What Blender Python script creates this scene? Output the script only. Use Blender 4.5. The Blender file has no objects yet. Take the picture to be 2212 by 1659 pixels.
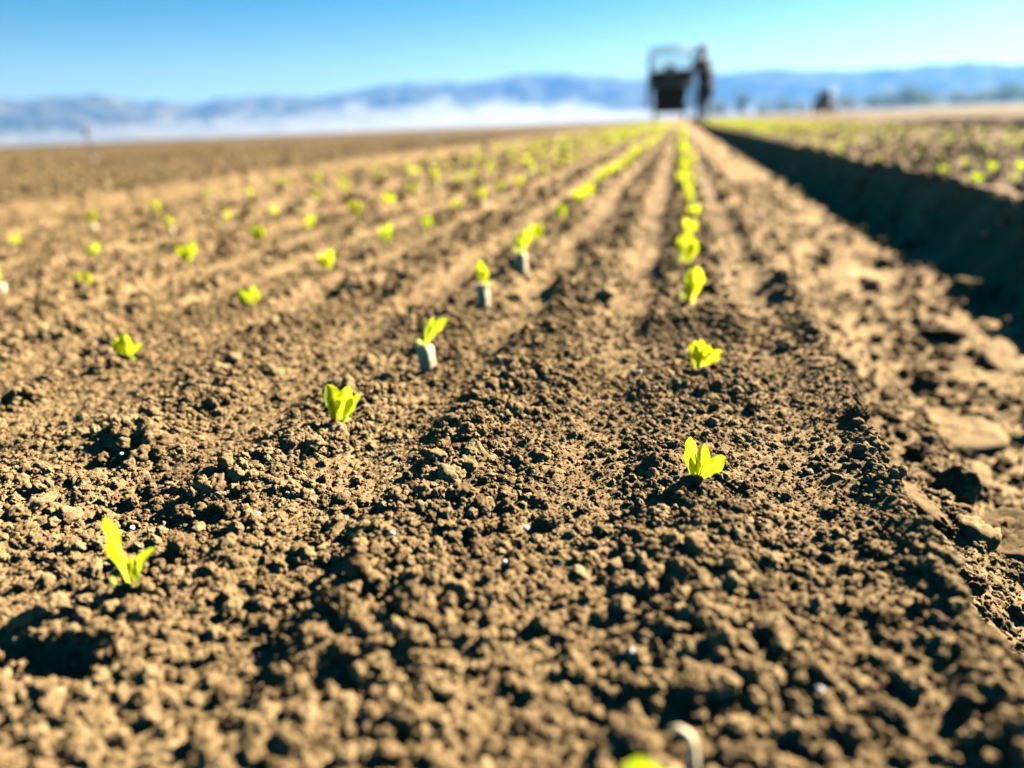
import bpy, math, random
import numpy as np
from mathutils import Matrix, Vector, noise as mnoise

sc = bpy.context.scene
COL = sc.collection
R = math.radians

# ---------------------------------------------------------------- camera
CAM_H = 0.087
cam_d = bpy.data.cameras.new('camera')
cam = bpy.data.objects.new('camera', cam_d)
COL.objects.link(cam)
cam.matrix_world = Matrix(((0.97515751, -0.03903279, 0.21804649, 0.0),
                           (0.21805957, 0.34228203, -0.91394367, 0.0),
                           (-0.03895963, 0.93878616, 0.34229037, CAM_H),
                           (0, 0, 0, 1)))
cam_d.sensor_fit = 'HORIZONTAL'
cam_d.sensor_width = 36.0
cam_d.lens = 36.0 * 1534.0 / 2212.0
cam_d.clip_start = 0.005
cam_d.clip_end = 40000.0
cam_d.dof.use_dof = True
cam_d.dof.focus_distance = 0.186
cam_d.dof.aperture_fstop = 7.2
cam_d.dof.aperture_blades = 0
sc.camera = cam

# ---------------------------------------------------------------- light
SUN_EL, SUN_AZ = 31.0, 43.0
world = bpy.data.worlds.new('World')
sc.world = world
world.use_nodes = True
wn = world.node_tree
wn.nodes.clear()
sky = wn.nodes.new('ShaderNodeTexSky')
sky.sky_type = 'NISHITA'
sky.sun_disc = False
sky.sun_elevation = R(SUN_EL)
sky.sun_rotation = R(SUN_AZ)
sky.altitude = 0
sky.air_density = 1.0
sky.dust_density = 0.25
sky.ozone_density = 1.2
bg = wn.nodes.new('ShaderNodeBackground')
bg.inputs['Strength'].default_value = 0.05
wo = wn.nodes.new('ShaderNodeOutputWorld')
hsv = wn.nodes.new('ShaderNodeHueSaturation')
hsv.inputs['Hue'].default_value = 0.497
hsv.inputs['Saturation'].default_value = 1.95
hsv.inputs['Value'].default_value = 0.39
wn.links.new(sky.outputs[0], hsv.inputs['Color'])
wn.links.new(hsv.outputs[0], bg.inputs['Color'])
wn.links.new(bg.outputs[0], wo.inputs['Surface'])
sun_d = bpy.data.lights.new('sun', 'SUN')
sun_d.energy = 5.0
sun_d.angle = R(0.5)
sun_d.color = (1.0, 0.92, 0.78)
sun = bpy.data.objects.new('sun', sun_d)
COL.objects.link(sun)
sdir = Vector((math.sin(R(SUN_AZ)) * math.cos(R(SUN_EL)), math.cos(R(SUN_AZ)) * math.cos(R(SUN_EL)), math.sin(R(SUN_EL))))
sun.rotation_euler = sdir.to_track_quat('Z', 'Y').to_euler()
sun.location = (0, 0, 30)

sc.view_settings.view_transform = 'Standard'
sc.view_settings.look = 'None'
sc.view_settings.gamma = 1.0
sc.view_settings.use_curve_mapping = False
sc.view_settings.exposure = 2.48
sc.cycles.use_denoising = True
sc.cycles.volume_bounces = 4
sc.cycles.max_bounces = 8
sc.cycles.diffuse_bounces = 0
sc.cycles.transmission_bounces = 6

rng = np.random.default_rng(7)
random.seed(7)

# ---------------------------------------------------------------- object helpers
def tag(o, label=None, cat=None, group=None, kind=None):
    if label: o['label'] = label
    if cat: o['category'] = cat
    if group: o['group'] = group
    if kind: o['kind'] = kind
    return o

def empty(name, loc=(0, 0, 0), rz=0.0):
    o = bpy.data.objects.new(name, None)
    o.empty_display_size = 0.02
    COL.objects.link(o)
    o.location = loc
    o.rotation_euler = (0, 0, rz)
    return o

def link(name, me, parent=None, loc=None, rz=None):
    o = bpy.data.objects.new(name, me)
    COL.objects.link(o)
    if parent is not None: o.parent = parent
    if loc is not None: o.location = loc
    if rz is not None: o.rotation_euler = (0, 0, rz)
    return o

def mesh_from(name, v, f, mat, smooth=True, uv=None):
    me = bpy.data.meshes.new(name)
    me.from_pydata([tuple(p) for p in v], [], [tuple(q) for q in f])
    if uv is not None:
        l = me.uv_layers.new(name='UVMap')
        vi = np.empty(len(me.loops), dtype=np.int32)
        me.loops.foreach_get('vertex_index', vi)
        l.data.foreach_set('uv', np.asarray(uv, dtype=np.float32)[vi].ravel())
    if smooth:
        me.polygons.foreach_set('use_smooth', np.ones(len(me.polygons), dtype=bool))
    if mat: me.materials.append(mat)
    me.update()
    return me

class MB:
    """collects solids into one mesh"""
    def __init__(s): s.v, s.f = [], []
    def add(s, v, f):
        n = len(s.v)
        s.v += [tuple(map(float, p)) for p in v]
        s.f += [tuple(int(i) + n for i in q) for q in f]
        return s
    def box(s, c, d, taper=(1, 1), rot=None, bev=0.12):
        # box with chamfered vertical and horizontal edges; taper scales the bottom
        hx, hy, hz = d[0] / 2, d[1] / 2, d[2] / 2
        b = bev * min(hx, hy, hz)
        rings = []
        for z, ins in ((-hz, b), (-hz + b, 0), (hz - b, 0), (hz, b)):
            k = (z + hz) / (2 * hz)
            tx = taper[0] + (1 - taper[0]) * k
            ty = taper[1] + (1 - taper[1]) * k
            X, Y = hx * tx - ins, hy * ty - ins
            rings.append([(X, Y - b, z), (X - b, Y, z), (-X + b, Y, z), (-X, Y - b, z),
                          (-X, -Y + b, z), (-X + b, -Y, z), (X - b, -Y, z), (X, -Y + b, z)])
        v = [p for r_ in rings for p in r_]
        f = []
        for i in range(3):
            for j in range(8):
                a, b2 = i * 8 + j, i * 8 + (j + 1) % 8
                f.append((a, b2, b2 + 8, a + 8))
        f.append(tuple(range(7, -1, -1)))
        f.append(tuple(range(24, 32)))
        out = []
        for p in v:
            q = Vector(p)
            if rot is not None: q = rot @ q
            out.append((q.x + c[0], q.y + c[1], q.z + c[2]))
        return s.add(out, f)
    def tube(s, pts, rad, n=8):
        pts = [Vector(p) for p in pts]
        rads = rad if isinstance(rad, (list, tuple)) else [rad] * len(pts)
        v, f = [], []
        prev = None
        for i, p in enumerate(pts):
            t = (pts[min(i + 1, len(pts) - 1)] - pts[max(i - 1, 0)]).normalized()
            a = prev if prev is not None else (Vector((0, 0, 1)) if abs(t.z) < .9 else Vector((1, 0, 0)))
            u = (a - t * a.dot(t)).normalized()
            prev = u
            w = t.cross(u)
            for j in range(n):
                an = 2 * math.pi * j / n
                v.append(p + (u * math.cos(an) + w * math.sin(an)) * rads[i])
        for i in range(len(pts) - 1):
            for j in range(n):
                a, b = i * n + j, i * n + (j + 1) % n
                f.append((a, b, b + n, a + n))
        f.append(tuple(range(n - 1, -1, -1)))
        f.append(tuple((len(pts) - 1) * n + j for j in range(n)))
        return s.add(v, f)
    def lathe(s, prof, c=(0, 0, 0), n=24, axis='Z'):
        v, f = [], []
        for r_, z in prof:
            for j in range(n):
                an = 2 * math.pi * j / n
                x, y = r_ * math.cos(an), r_ * math.sin(an)
                p = (x, y, z) if axis == 'Z' else (z, x, y) if axis == 'X' else (x, z, y)
                v.append((p[0] + c[0], p[1] + c[1], p[2] + c[2]))
        for i in range(len(prof) - 1):
            for j in range(n):
                a, b = i * n + j, i * n + (j + 1) % n
                f.append((a, b, b + n, a + n))
        f.append(tuple(range(n - 1, -1, -1)))
        f.append(tuple((len(prof) - 1) * n + j for j in range(n)))
        return s.add(v, f)
    def build(s, name, mat, parent=None, smooth=False, loc=None):
        return link(name, mesh_from(name, s.v, s.f, mat, smooth), parent, loc)

# ---------------------------------------------------------------- materials
def new_mat(name):
    m = bpy.data.materials.new(name)
    m.use_nodes = True
    nt = m.node_tree
    nt.nodes.clear()
    out = nt.nodes.new('ShaderNodeOutputMaterial')
    return m, nt, out

def ramp(nt, stops):
    r_ = nt.nodes.new('ShaderNodeValToRGB')
    el = r_.color_ramp.elements
    while len(el) < len(stops): el.new(0.5)
    for e, (p, c) in zip(el, stops):
        e.position = p
        e.color = (c[0], c[1], c[2], 1)
    return r_

def paint(name, col, rough=0.5, metal=0.0, var=0.25, scale=8.0):
    m, nt, out = new_mat(name)
    p = nt.nodes.new('ShaderNodeBsdfPrincipled')
    tc = nt.nodes.new('ShaderNodeTexCoord')
    n = nt.nodes.new('ShaderNodeTexNoise')
    n.inputs['Scale'].default_value = scale
    n.inputs['Detail'].default_value = 6
    nt.links.new(tc.outputs['Object'], n.inputs['Vector'])
    dk = [c * (1 - var) for c in col]
    r_ = ramp(nt, [(0.35, dk), (0.65, col)])
    nt.links.new(n.outputs['Fac'], r_.inputs['Fac'])
    nt.links.new(r_.outputs['Color'], p.inputs['Base Color'])
    p.inputs['Roughness'].default_value = rough
    p.inputs['Metallic'].default_value = metal
    nt.links.new(p.outputs[0], out.inputs['Surface'])
    return m

def soil_mat(name, crumb):
    m, nt, out = new_mat(name)
    p = nt.nodes.new('ShaderNodeBsdfPrincipled')
    p.inputs['Roughness'].default_value = 1.0
    p.inputs['Specular IOR Level'].default_value = 0.12
    tc = nt.nodes.new('ShaderNodeTexCoord')
    geo = nt.nodes.new('ShaderNodeNewGeometry')
    n1 = nt.nodes.new('ShaderNodeTexNoise')
    n1.inputs['Scale'].default_value = 14.0
    n1.inputs['Detail'].default_value = 8
    n1.inputs['Roughness'].default_value = 0.62
    nt.links.new(geo.outputs['Position'], n1.inputs['Vector'])
    n2 = nt.nodes.new('ShaderNodeTexNoise')
    n2.inputs['Scale'].default_value = 620.0
    n2.inputs['Detail'].default_value = 4
    nt.links.new(geo.outputs['Position'], n2.inputs['Vector'])
    add = nt.nodes.new('ShaderNodeMath'); add.operation = 'MULTIPLY_ADD'
    add.inputs[1].default_value = 0.5
    nt.links.new(n2.outputs['Fac'], add.inputs[0])
    half = nt.nodes.new('ShaderNodeMath'); half.operation = 'MULTIPLY'; half.inputs[1].default_value = 0.5
    if crumb:
        oi = nt.nodes.new('ShaderNodeObjectInfo')
        mx = nt.nodes.new('ShaderNodeMath'); mx.operation = 'MULTIPLY_ADD'
        mx.inputs[1].default_value = 0.45
        nt.links.new(oi.outputs['Random'], mx.inputs[0])
        h2 = nt.nodes.new('ShaderNodeMath'); h2.operation = 'MULTIPLY'; h2.inputs[1].default_value = 0.55
        nt.links.new(n1.outputs['Fac'], h2.inputs[0])
        nt.links.new(h2.outputs[0], mx.inputs[2])
        nt.links.new(mx.outputs[0], half.inputs[0])
    else:
        nt.links.new(n1.outputs['Fac'], half.inputs[0])
    nt.links.new(half.outputs[0], add.inputs[2])
    r_ = ramp(nt, [(0.30, SOIL_D), (0.52, SOIL_M), (0.72, SOIL_L)])
    nt.links.new(add.outputs[0], r_.inputs['Fac'])
    if crumb:
        nt.links.new(r_.outputs['Color'], p.inputs['Base Color'])
    else:
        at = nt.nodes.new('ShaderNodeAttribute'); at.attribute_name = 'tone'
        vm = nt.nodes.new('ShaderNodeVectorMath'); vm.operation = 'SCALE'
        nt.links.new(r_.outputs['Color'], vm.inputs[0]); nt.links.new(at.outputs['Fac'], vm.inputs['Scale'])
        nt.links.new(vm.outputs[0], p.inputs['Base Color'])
    b1 = nt.nodes.new('ShaderNodeTexNoise')
    b1.inputs['Scale'].default_value = 1500.0
    b1.inputs['Detail'].default_value = 5
    b1.inputs['Roughness'].default_value = 0.7
    nt.links.new(geo.outputs['Position'], b1.inputs['Vector'])
    bump = nt.nodes.new('ShaderNodeBump')
    bump.inputs['Strength'].default_value = 0.9
    bump.inputs['Distance'].default_value = 0.0005
    nt.links.new(b1.outputs['Fac'], bump.inputs['Height'])
    nt.links.new(bump.outputs[0], p.inputs['Normal'])
    nt.links.new(p.outputs[0], out.inputs['Surface'])
    return m

SOIL_D, SOIL_M, SOIL_L = (0.080, 0.050, 0.024), (0.218, 0.142, 0.063), (0.350, 0.244, 0.120)
M_SOIL = soil_mat('soil', False)
M_CRUMB = soil_mat('soil_crumb', True)

def leaf_mat(name, dif, trn, gloss=0.25):
    m, nt, out = new_mat(name)
    uv = nt.nodes.new('ShaderNodeUVMap'); uv.uv_map = 'UVMap'
    sep = nt.nodes.new('ShaderNodeSeparateXYZ')
    nt.links.new(uv.outputs[0], sep.inputs[0])
    # pale midrib: |u-0.5| small
    ab = nt.nodes.new('ShaderNodeMath'); ab.operation = 'SUBTRACT'; ab.inputs[1].default_value = 0.5
    nt.links.new(sep.outputs['X'], ab.inputs[0])
    ab2 = nt.nodes.new('ShaderNodeMath'); ab2.operation = 'ABSOLUTE'
    nt.links.new(ab.outputs[0], ab2.inputs[0])
    # side veins: sine along v + |u|
    vv = nt.nodes.new('ShaderNodeMath'); vv.operation = 'MULTIPLY_ADD'; vv.inputs[1].default_value = -0.9
    nt.links.new(ab2.outputs[0], vv.inputs[0]); nt.links.new(sep.outputs['Y'], vv.inputs[2])
    sn = nt.nodes.new('ShaderNodeMath'); sn.operation = 'MULTIPLY'; sn.inputs[1].default_value = 46.0
    nt.links.new(vv.outputs[0], sn.inputs[0])
    sn2 = nt.nodes.new('ShaderNodeMath'); sn2.operation = 'SINE'
    nt.links.new(sn.outputs[0], sn2.inputs[0])
    rib = nt.nodes.new('ShaderNodeMapRange')
    rib.inputs['From Min'].default_value = 0.03; rib.inputs['From Max'].default_value = 0.09
    rib.inputs['To Min'].default_value = 0.55; rib.inputs['To Max'].default_value = 0.0
    nt.links.new(ab2.outputs[0], rib.inputs['Value'])
    vein = nt.nodes.new('ShaderNodeMapRange')
    vein.inputs['From Min'].default_value = 0.86; vein.inputs['From Max'].default_value = 1.0
    vein.inputs['To Min'].default_value = 0.0; vein.inputs['To Max'].default_value = 0.22
    nt.links.new(sn2.outputs[0], vein.inputs['Value'])
    mxm = nt.nodes.new('ShaderNodeMath'); mxm.operation = 'MAXIMUM'
    nt.links.new(rib.outputs[0], mxm.inputs[0]); nt.links.new(vein.outputs[0], mxm.inputs[1])
    # pale towards the petiole, as the leaf itself is
    pet = nt.nodes.new('ShaderNodeMapRange')
    pet.inputs['From Min'].default_value = 0.05; pet.inputs['From Max'].default_value = 0.40
    pet.inputs['To Min'].default_value = 0.55; pet.inputs['To Max'].default_value = 0.0
    nt.links.new(sep.outputs['Y'], pet.inputs['Value'])
    mxp = nt.nodes.new('ShaderNodeMath'); mxp.operation = 'MAXIMUM'
    nt.links.new(mxm.outputs[0], mxp.inputs[0]); nt.links.new(pet.outputs[0], mxp.inputs[1])
    tc = nt.nodes.new('ShaderNodeTexCoord')
    nz = nt.nodes.new('ShaderNodeTexNoise'); nz.inputs['Scale'].default_value = 350; nz.inputs['Detail'].default_value = 4
    nt.links.new(tc.outputs['Object'], nz.inputs['Vector'])
    def coloured(c):
        mixn = nt.nodes.new('ShaderNodeMix'); mixn.data_type = 'RGBA'
        a = [k * 0.62 for k in c]; a[1] = c[1] * 0.8
        mixn.inputs['A'].default_value = (*a, 1); mixn.inputs['B'].default_value = (*c, 1)
        nt.links.new(nz.outputs['Fac'], mixn.inputs['Factor'])
        m2 = nt.nodes.new('ShaderNodeMix'); m2.data_type = 'RGBA'
        m2.inputs['B'].default_value = (min(1, c[0] * 1.15 + .12), min(1, c[1] * 1.05 + .10), c[2] + 0.13, 1)
        nt.links.new(mixn.outputs['Result'], m2.inputs['A'])
        nt.links.new(mxp.outputs[0], m2.inputs['Factor'])
        return m2.outputs['Result']
    oi = nt.nodes.new('ShaderNodeObjectInfo')
    def varied(sock, g):
        mg = nt.nodes.new('ShaderNodeMix'); mg.data_type = 'RGBA'
        mg.inputs['B'].default_value = (*g, 1)
        sc_ = nt.nodes.new('ShaderNodeMath'); sc_.operation = 'MULTIPLY'; sc_.inputs[1].default_value = 0.55
        nt.links.new(oi.outputs['Random'], sc_.inputs[0])
        nt.links.new(sc_.outputs[0], mg.inputs['Factor']); nt.links.new(sock, mg.inputs['A'])
        return mg.outputs['Result']
    d = nt.nodes.new('ShaderNodeBsdfPrincipled')
    d.inputs['Roughness'].default_value = 0.45
    d.inputs['Specular IOR Level'].default_value = gloss
    t = nt.nodes.new('ShaderNodeBsdfTranslucent')
    nt.links.new(varied(coloured(dif), (0.14, 0.27, 0.02)), d.inputs['Base Color'])
    nt.links.new(varied(coloured(trn), (0.28, 0.44, 0.015)), t.inputs['Color'])
    bump = nt.nodes.new('ShaderNodeBump')
    bump.inputs['Strength'].default_value = 0.5; bump.inputs['Distance'].default_value = 0.0004
    b2 = nt.nodes.new('ShaderNodeMath'); b2.operation = 'ADD'
    nt.links.new(nz.outputs['Fac'], b2.inputs[0]); nt.links.new(mxm.outputs[0], b2.inputs[1])
    nt.links.new(b2.outputs[0], bump.inputs['Height'])
    nt.links.new(bump.outputs[0], d.inputs['Normal'])
    mix = nt.nodes.new('ShaderNodeMixShader')
    mix.inputs['Fac'].default_value = 0.55
    nt.links.new(d.outputs[0], mix.inputs[1]); nt.links.new(t.outputs[0], mix.inputs[2])
    nt.links.new(mix.outputs[0], out.inputs['Surface'])
    return m

M_LEAF = leaf_mat('lettuce_leaf', (0.20, 0.34, 0.025), (0.66, 0.62, 0.008))
M_COT = leaf_mat('cotyledon', (0.55, 0.58, 0.20), (0.75, 0.75, 0.22))
M_PLUG = paint('plug_paper', (0.72, 0.58, 0.36), 0.9, 0, 0.55, 420)
M_PLUGD = paint('plug_peat', (0.045, 0.035, 0.028), 0.95, 0, 0.5, 300)
M_PERL = paint('perlite', (0.75, 0.70, 0.62), 0.9, 0, 0.12, 900)
M_STRAW = paint('straw', (0.78, 0.64, 0.38), 0.7, 0, 0.3, 300)

# ---------------------------------------------------------------- noise
def _hash(ix, iy, seed):
    h = (ix.astype(np.uint32) * np.uint32(374761393)) + (iy.astype(np.uint32) * np.uint32(668265263)) + np.uint32((seed * 2246822519) & 0xffffffff)
    h = (h ^ (h >> np.uint32(13))) * np.uint32(1274126177)
    h ^= h >> np.uint32(16)
    h = h * np.uint32(2654435769)
    return h ^ (h >> np.uint32(15))

def perlin(x, y, seed=0):
    x0 = np.floor(x); y0 = np.floor(y)
    fx = (x - x0).astype(np.float32); fy = (y - y0).astype(np.float32)
    ix = x0.astype(np.int64); iy = y0.astype(np.int64)
    u = fx * fx * fx * (fx * (fx * 6 - 15) + 10)
    v = fy * fy * fy * (fy * (fy * 6 - 15) + 10)
    def g(dx, dy):
        a = _hash(ix + dx, iy + dy, seed).astype(np.float32) * np.float32(2 * math.pi / 4294967296.0)
        return np.cos(a) * (fx - dx) + np.sin(a) * (fy - dy)
    a = g(0, 0); b = g(1, 0); c = g(0, 1); d = g(1, 1)
    return ((a + (b - a) * u) * (1 - v) + (c + (d - c) * u) * v) * 1.5

def domes(x, y, seed=0, tilt=0.0):
    """rounded crumbs: tallest dome over a jittered grid of unit cells, 0..1"""
    x0 = np.floor(x); y0 = np.floor(y)
    ix = x0.astype(np.int64); iy = y0.astype(np.int64)
    best = np.zeros(x.shape, np.float32)
    for dx in (-1, 0, 1):
        for dy in (-1, 0, 1):
            h = _hash(ix + dx, iy + dy, seed)
            px = x0 + dx + (h & np.uint32(255)).astype(np.float32) / 255.0
            py = y0 + dy + ((h >> np.uint32(8)) & np.uint32(255)).astype(np.float32) / 255.0
            r_ = 0.35 + 0.55 * ((h >> np.uint32(16)) & np.uint32(255)).astype(np.float32) / 255.0
            k = ((h >> np.uint32(24)) & np.uint32(255)).astype(np.float32) / 255.0
            ex = (x - px); ey = (y - py)
            q = (ex * ex + ey * ey) / (r_ * r_)
            val = np.sqrt(np.maximum(0, 1 - q)).astype(np.float32) * r_ * (1.1) + (tilt * (k - .5) * ex if tilt else 0)
            val = np.where(q < 1, val, 0)
            best = np.maximum(best, val)
    return best

def sstep(a, b, x):
    t = np.clip((x - a) / (b - a), 0, 1)
    return t * t * (3 - 2 * t)

# ---------------------------------------------------------------- ground relief
PERIOD = 1.045
ROWS_X = [0.010, -0.104, -0.232, -0.350, -0.480, -0.632]
HEAPS = [  # x, y, radius x, radius y, height
    (-0.046, 0.190, 0.028, 0.075, 0.0034), (-0.030, 0.250, 0.030, 0.05, 0.0030),
    (0.0104, 0.236, 0.010, 0.012, 0.0045), (0.012, 0.205, 0.010, 0.012, 0.0035),
    (-0.100, 0.0965, 0.010, 0.010, 0.0040), (-0.116, 0.088, 0.009, 0.006, 0.0045), (-0.170, 0.180, 0.016, 0.016, 0.0050),
    (-0.150, 0.215, 0.03, 0.02, 0.004), (-0.110, 0.172, 0.010, 0.014, 0.0045), (-0.108, 0.150, 0.012, 0.010, 0.0040),
    (-0.092, 0.116, 0.012, 0.010, 0.0045), (0.047, 0.20, 0.010, 0.06, 0.0025), (0.046, 0.29, 0.010, 0.05, 0.003),
    (-0.045, 0.105, 0.014, 0.010, 0.0018), (0.006, 0.093, 0.006, 0.005, 0.004), (0.030, 0.105, 0.012, 0.012, 0.003),
    (-0.022, 0.12, 0.02, 0.012, 0.0035), (-0.13, 0.285, 0.03, 0.03, 0.006), (-0.11, 0.315, 0.03, 0.015, 0.005),
    (-0.16, 0.25, 0.02, 0.012, 0.004)]
DENTS = [
    (-0.0535, 0.1045, 0.007, 0.0045, 0.0060), (-0.108, 0.0815, 0.012, 0.005, 0.0080), (-0.160, 0.156, 0.020, 0.008, 0.0038),
    (-0.0793, 0.4378, 0.020, 0.020, 0.009), (-0.1100, 0.3433, 0.022, 0.016, 0.010), (-0.1757, 0.3628, 0.02, 0.02, 0.007),
    (0.003, 0.3450, 0.008, 0.010, 0.004), (-0.1128, 0.1278, 0.012, 0.008, 0.004), (-0.100, 0.255, 0.013, 0.016, 0.006),
    (-0.0785, 0.262, 0.014, 0.014, 0.006), (-0.088, 0.228, 0.012, 0.014, 0.004), (-0.002, 0.150, 0.009, 0.006, 0.0025), (-0.033, 0.0925, 0.008, 0.004, 0.003)]

def profile(x, y):
    """bed and furrow cross-section, metres; returns height and 0..1 furrow share"""
    wob = 0.007 * perlin(y * 9.0, x * 0 + 3.3, 11) + 0.0035 * perlin(y * 34.0, x * 0 + 7.1, 12)
    wob2 = 0.012 * perlin(y * 7.0, x * 0 + 1.3, 13) + 0.006 * perlin(y * 30.0, x * 0 + 5.1, 14)
    u = np.mod(x + 0.700, PERIOD)          # 0 .. 0.758 bed top, then 0.287 furrow
    e1 = u - (0.758 + wob)                 # >0: past the right-hand shoulder of a bed
    e0 = u - PERIOD + wob2                 # <0: before the next bed's edge
    down = -0.032 * sstep(-0.003, 0.011, e1) - 0.046 * sstep(0.016, 0.095, e1)
    up = sstep(-0.060, 0.0, e0) * 0.078 + 0.003 * np.exp(-(e0 / 0.02) ** 2)
    z = np.where(u > 0.70, down + np.where(e0 > -0.2, up, 0), 0)
    z = np.where(u < 0.03, np.minimum(z, 0) , z)
    fur = sstep(0.0, 0.03, e1) * (1 - sstep(-0.03, 0.0, e0))
    return z.astype(np.float32), fur.astype(np.float32)

def hfun(x, y, ret_mask=False):
    x = np.asarray(x, np.float64); y = np.asarray(y, np.float64)
    d = np.sqrt(x * x + y * y)
    far = 1 - sstep(40, 110, d)
    z, fur = profile(x, y)
    z = z * far
    bed = 1 - fur
    # pressed strips along the rows and loose crests between them
    strip = np.zeros_like(z)
    wv = 0.005 * perlin(y * 14, x * 3, 41)
    for rx in ROWS_X + [0.385, 0.47, 0.60, 0.72, 0.84, 0.98]:
        strip += np.exp(-((x - rx + 0.030 + wv) / 0.013) ** 4) + np.exp(-((x - rx - 0.029 - wv) / 0.012) ** 4)
    strip = np.clip(strip, 0, 1) * bed
    clump = np.clip(0.5 + 0.9 * perlin(x * 24, y * 17, 21) + 0.5 * perlin(x * 60, y * 45, 22), 0, 1)
    rough = np.clip((0.35 + 0.75 * clump) * (1 - 0.75 * strip), 0.06, 1)
    near = 1 - sstep(6, 14.0, d)
    z = z - (0.0011 + 0.0021 * sstep(0.22, 0.45, d)) * strip * near
    z = z + far * (0.0013 * perlin(x * 11, y * 8, 23) + 0.0009 * perlin(x * 31, y * 27, 24))
    flo = fur * sstep(0.135, 0.165, np.mod(x + 0.700, PERIOD) - 0.70)
    z = z + far * (fur * 0.003 * perlin(x * 16, y * 14, 25) + flo * (0.0045 * np.maximum(0, perlin(x * 9, y * 30, 26)) + 0.0020 * perlin(x * 20, y * 75, 27)))
    z = z + far * fur * (1 - flo) * 0.0013 * perlin(x * 130, y * 9, 28)
    bank = np.clip(1 - np.abs(np.mod(x + 0.700, PERIOD) - PERIOD + 0.035) / 0.05, 0, 1)
    z = z + far * bank * (0.016 * perlin(x * 22, y * 22, 29) + 0.010 * perlin(x * 55, y * 50, 30))
    z = z + near * (0.0024 * clump * clump * bed * (1 - strip) - 0.0006)
    for hx, hy, rx, ry, hh in HEAPS:
        q = ((x - hx) / rx) ** 2 + ((y - hy) / ry) ** 2
        z = z + 0.45 * hh * np.exp(-q)
    for hx, hy, rx, ry, hh in DENTS:
        q = ((x - hx) / rx) ** 2 + ((y - hy) / ry) ** 2
        z = z - 0.6 * hh * np.exp(-q * q)
    if ret_mask:
        return z, rough, fur, clump
    return z

def hfine(x, y, z, rough, fur, clump):
    """crumb-sized relief on top of hfun; each size fades out where it is too far to show"""
    d = np.sqrt(x * x + y * y)
    w = perlin(x * 90, y * 90, 31) * 0.004
    xx, yy = x + w, y - w
    f0 = 1 - sstep(0.28, 0.55, d)
    f1 = 1 - sstep(0.7, 1.3, d)
    f2 = 1 - sstep(2.2, 4.0, d)
    f3 = 1 - sstep(9, 20, d)
    i = f3 > 0
    if i.any():
        z[i] += (f3 * sstep(0.5, 1.6, d))[i] * (0.006 * perlin(x[i] * 20, y[i] * 20, 36) + 0.006 * domes(x[i] * 22, y[i] * 22, 37) * rough[i] * np.where(x[i] < -1.0, .5, 1) * (1 - .7 * fur[i]))
    i = f2 > 0
    if i.any():
        z[i] += f2[i] * (0.4 + 0.6 * sstep(0.2, 0.5, d[i])) * ((0.0034 * rough[i] * sstep(.45, .8, clump[i]) + 0.0010 * fur[i]) * domes(xx[i] * 70, yy[i] * 70, 32) + 0.0010 * perlin(x[i] * 120, y[i] * 120, 35))
    i = f1 > 0
    if i.any():
        z[i] += f1[i] * (0.0017 * rough[i] + 0.0003) * domes(xx[i] * 210, yy[i] * 210, 33)
    i = f0 > 0
    if i.any():
        z[i] += f0[i] * (0.00055 * domes(xx[i] * 560, yy[i] * 560, 34) + 0.00022 * perlin(x[i] * 1300, y[i] * 1300, 38))
    return z

def ground_z(x, y):
    a = np.array([float(x)]); b = np.array([float(y)])
    z, r_, f_, c_ = hfun(a, b, True)
    return float(z[0])

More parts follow.
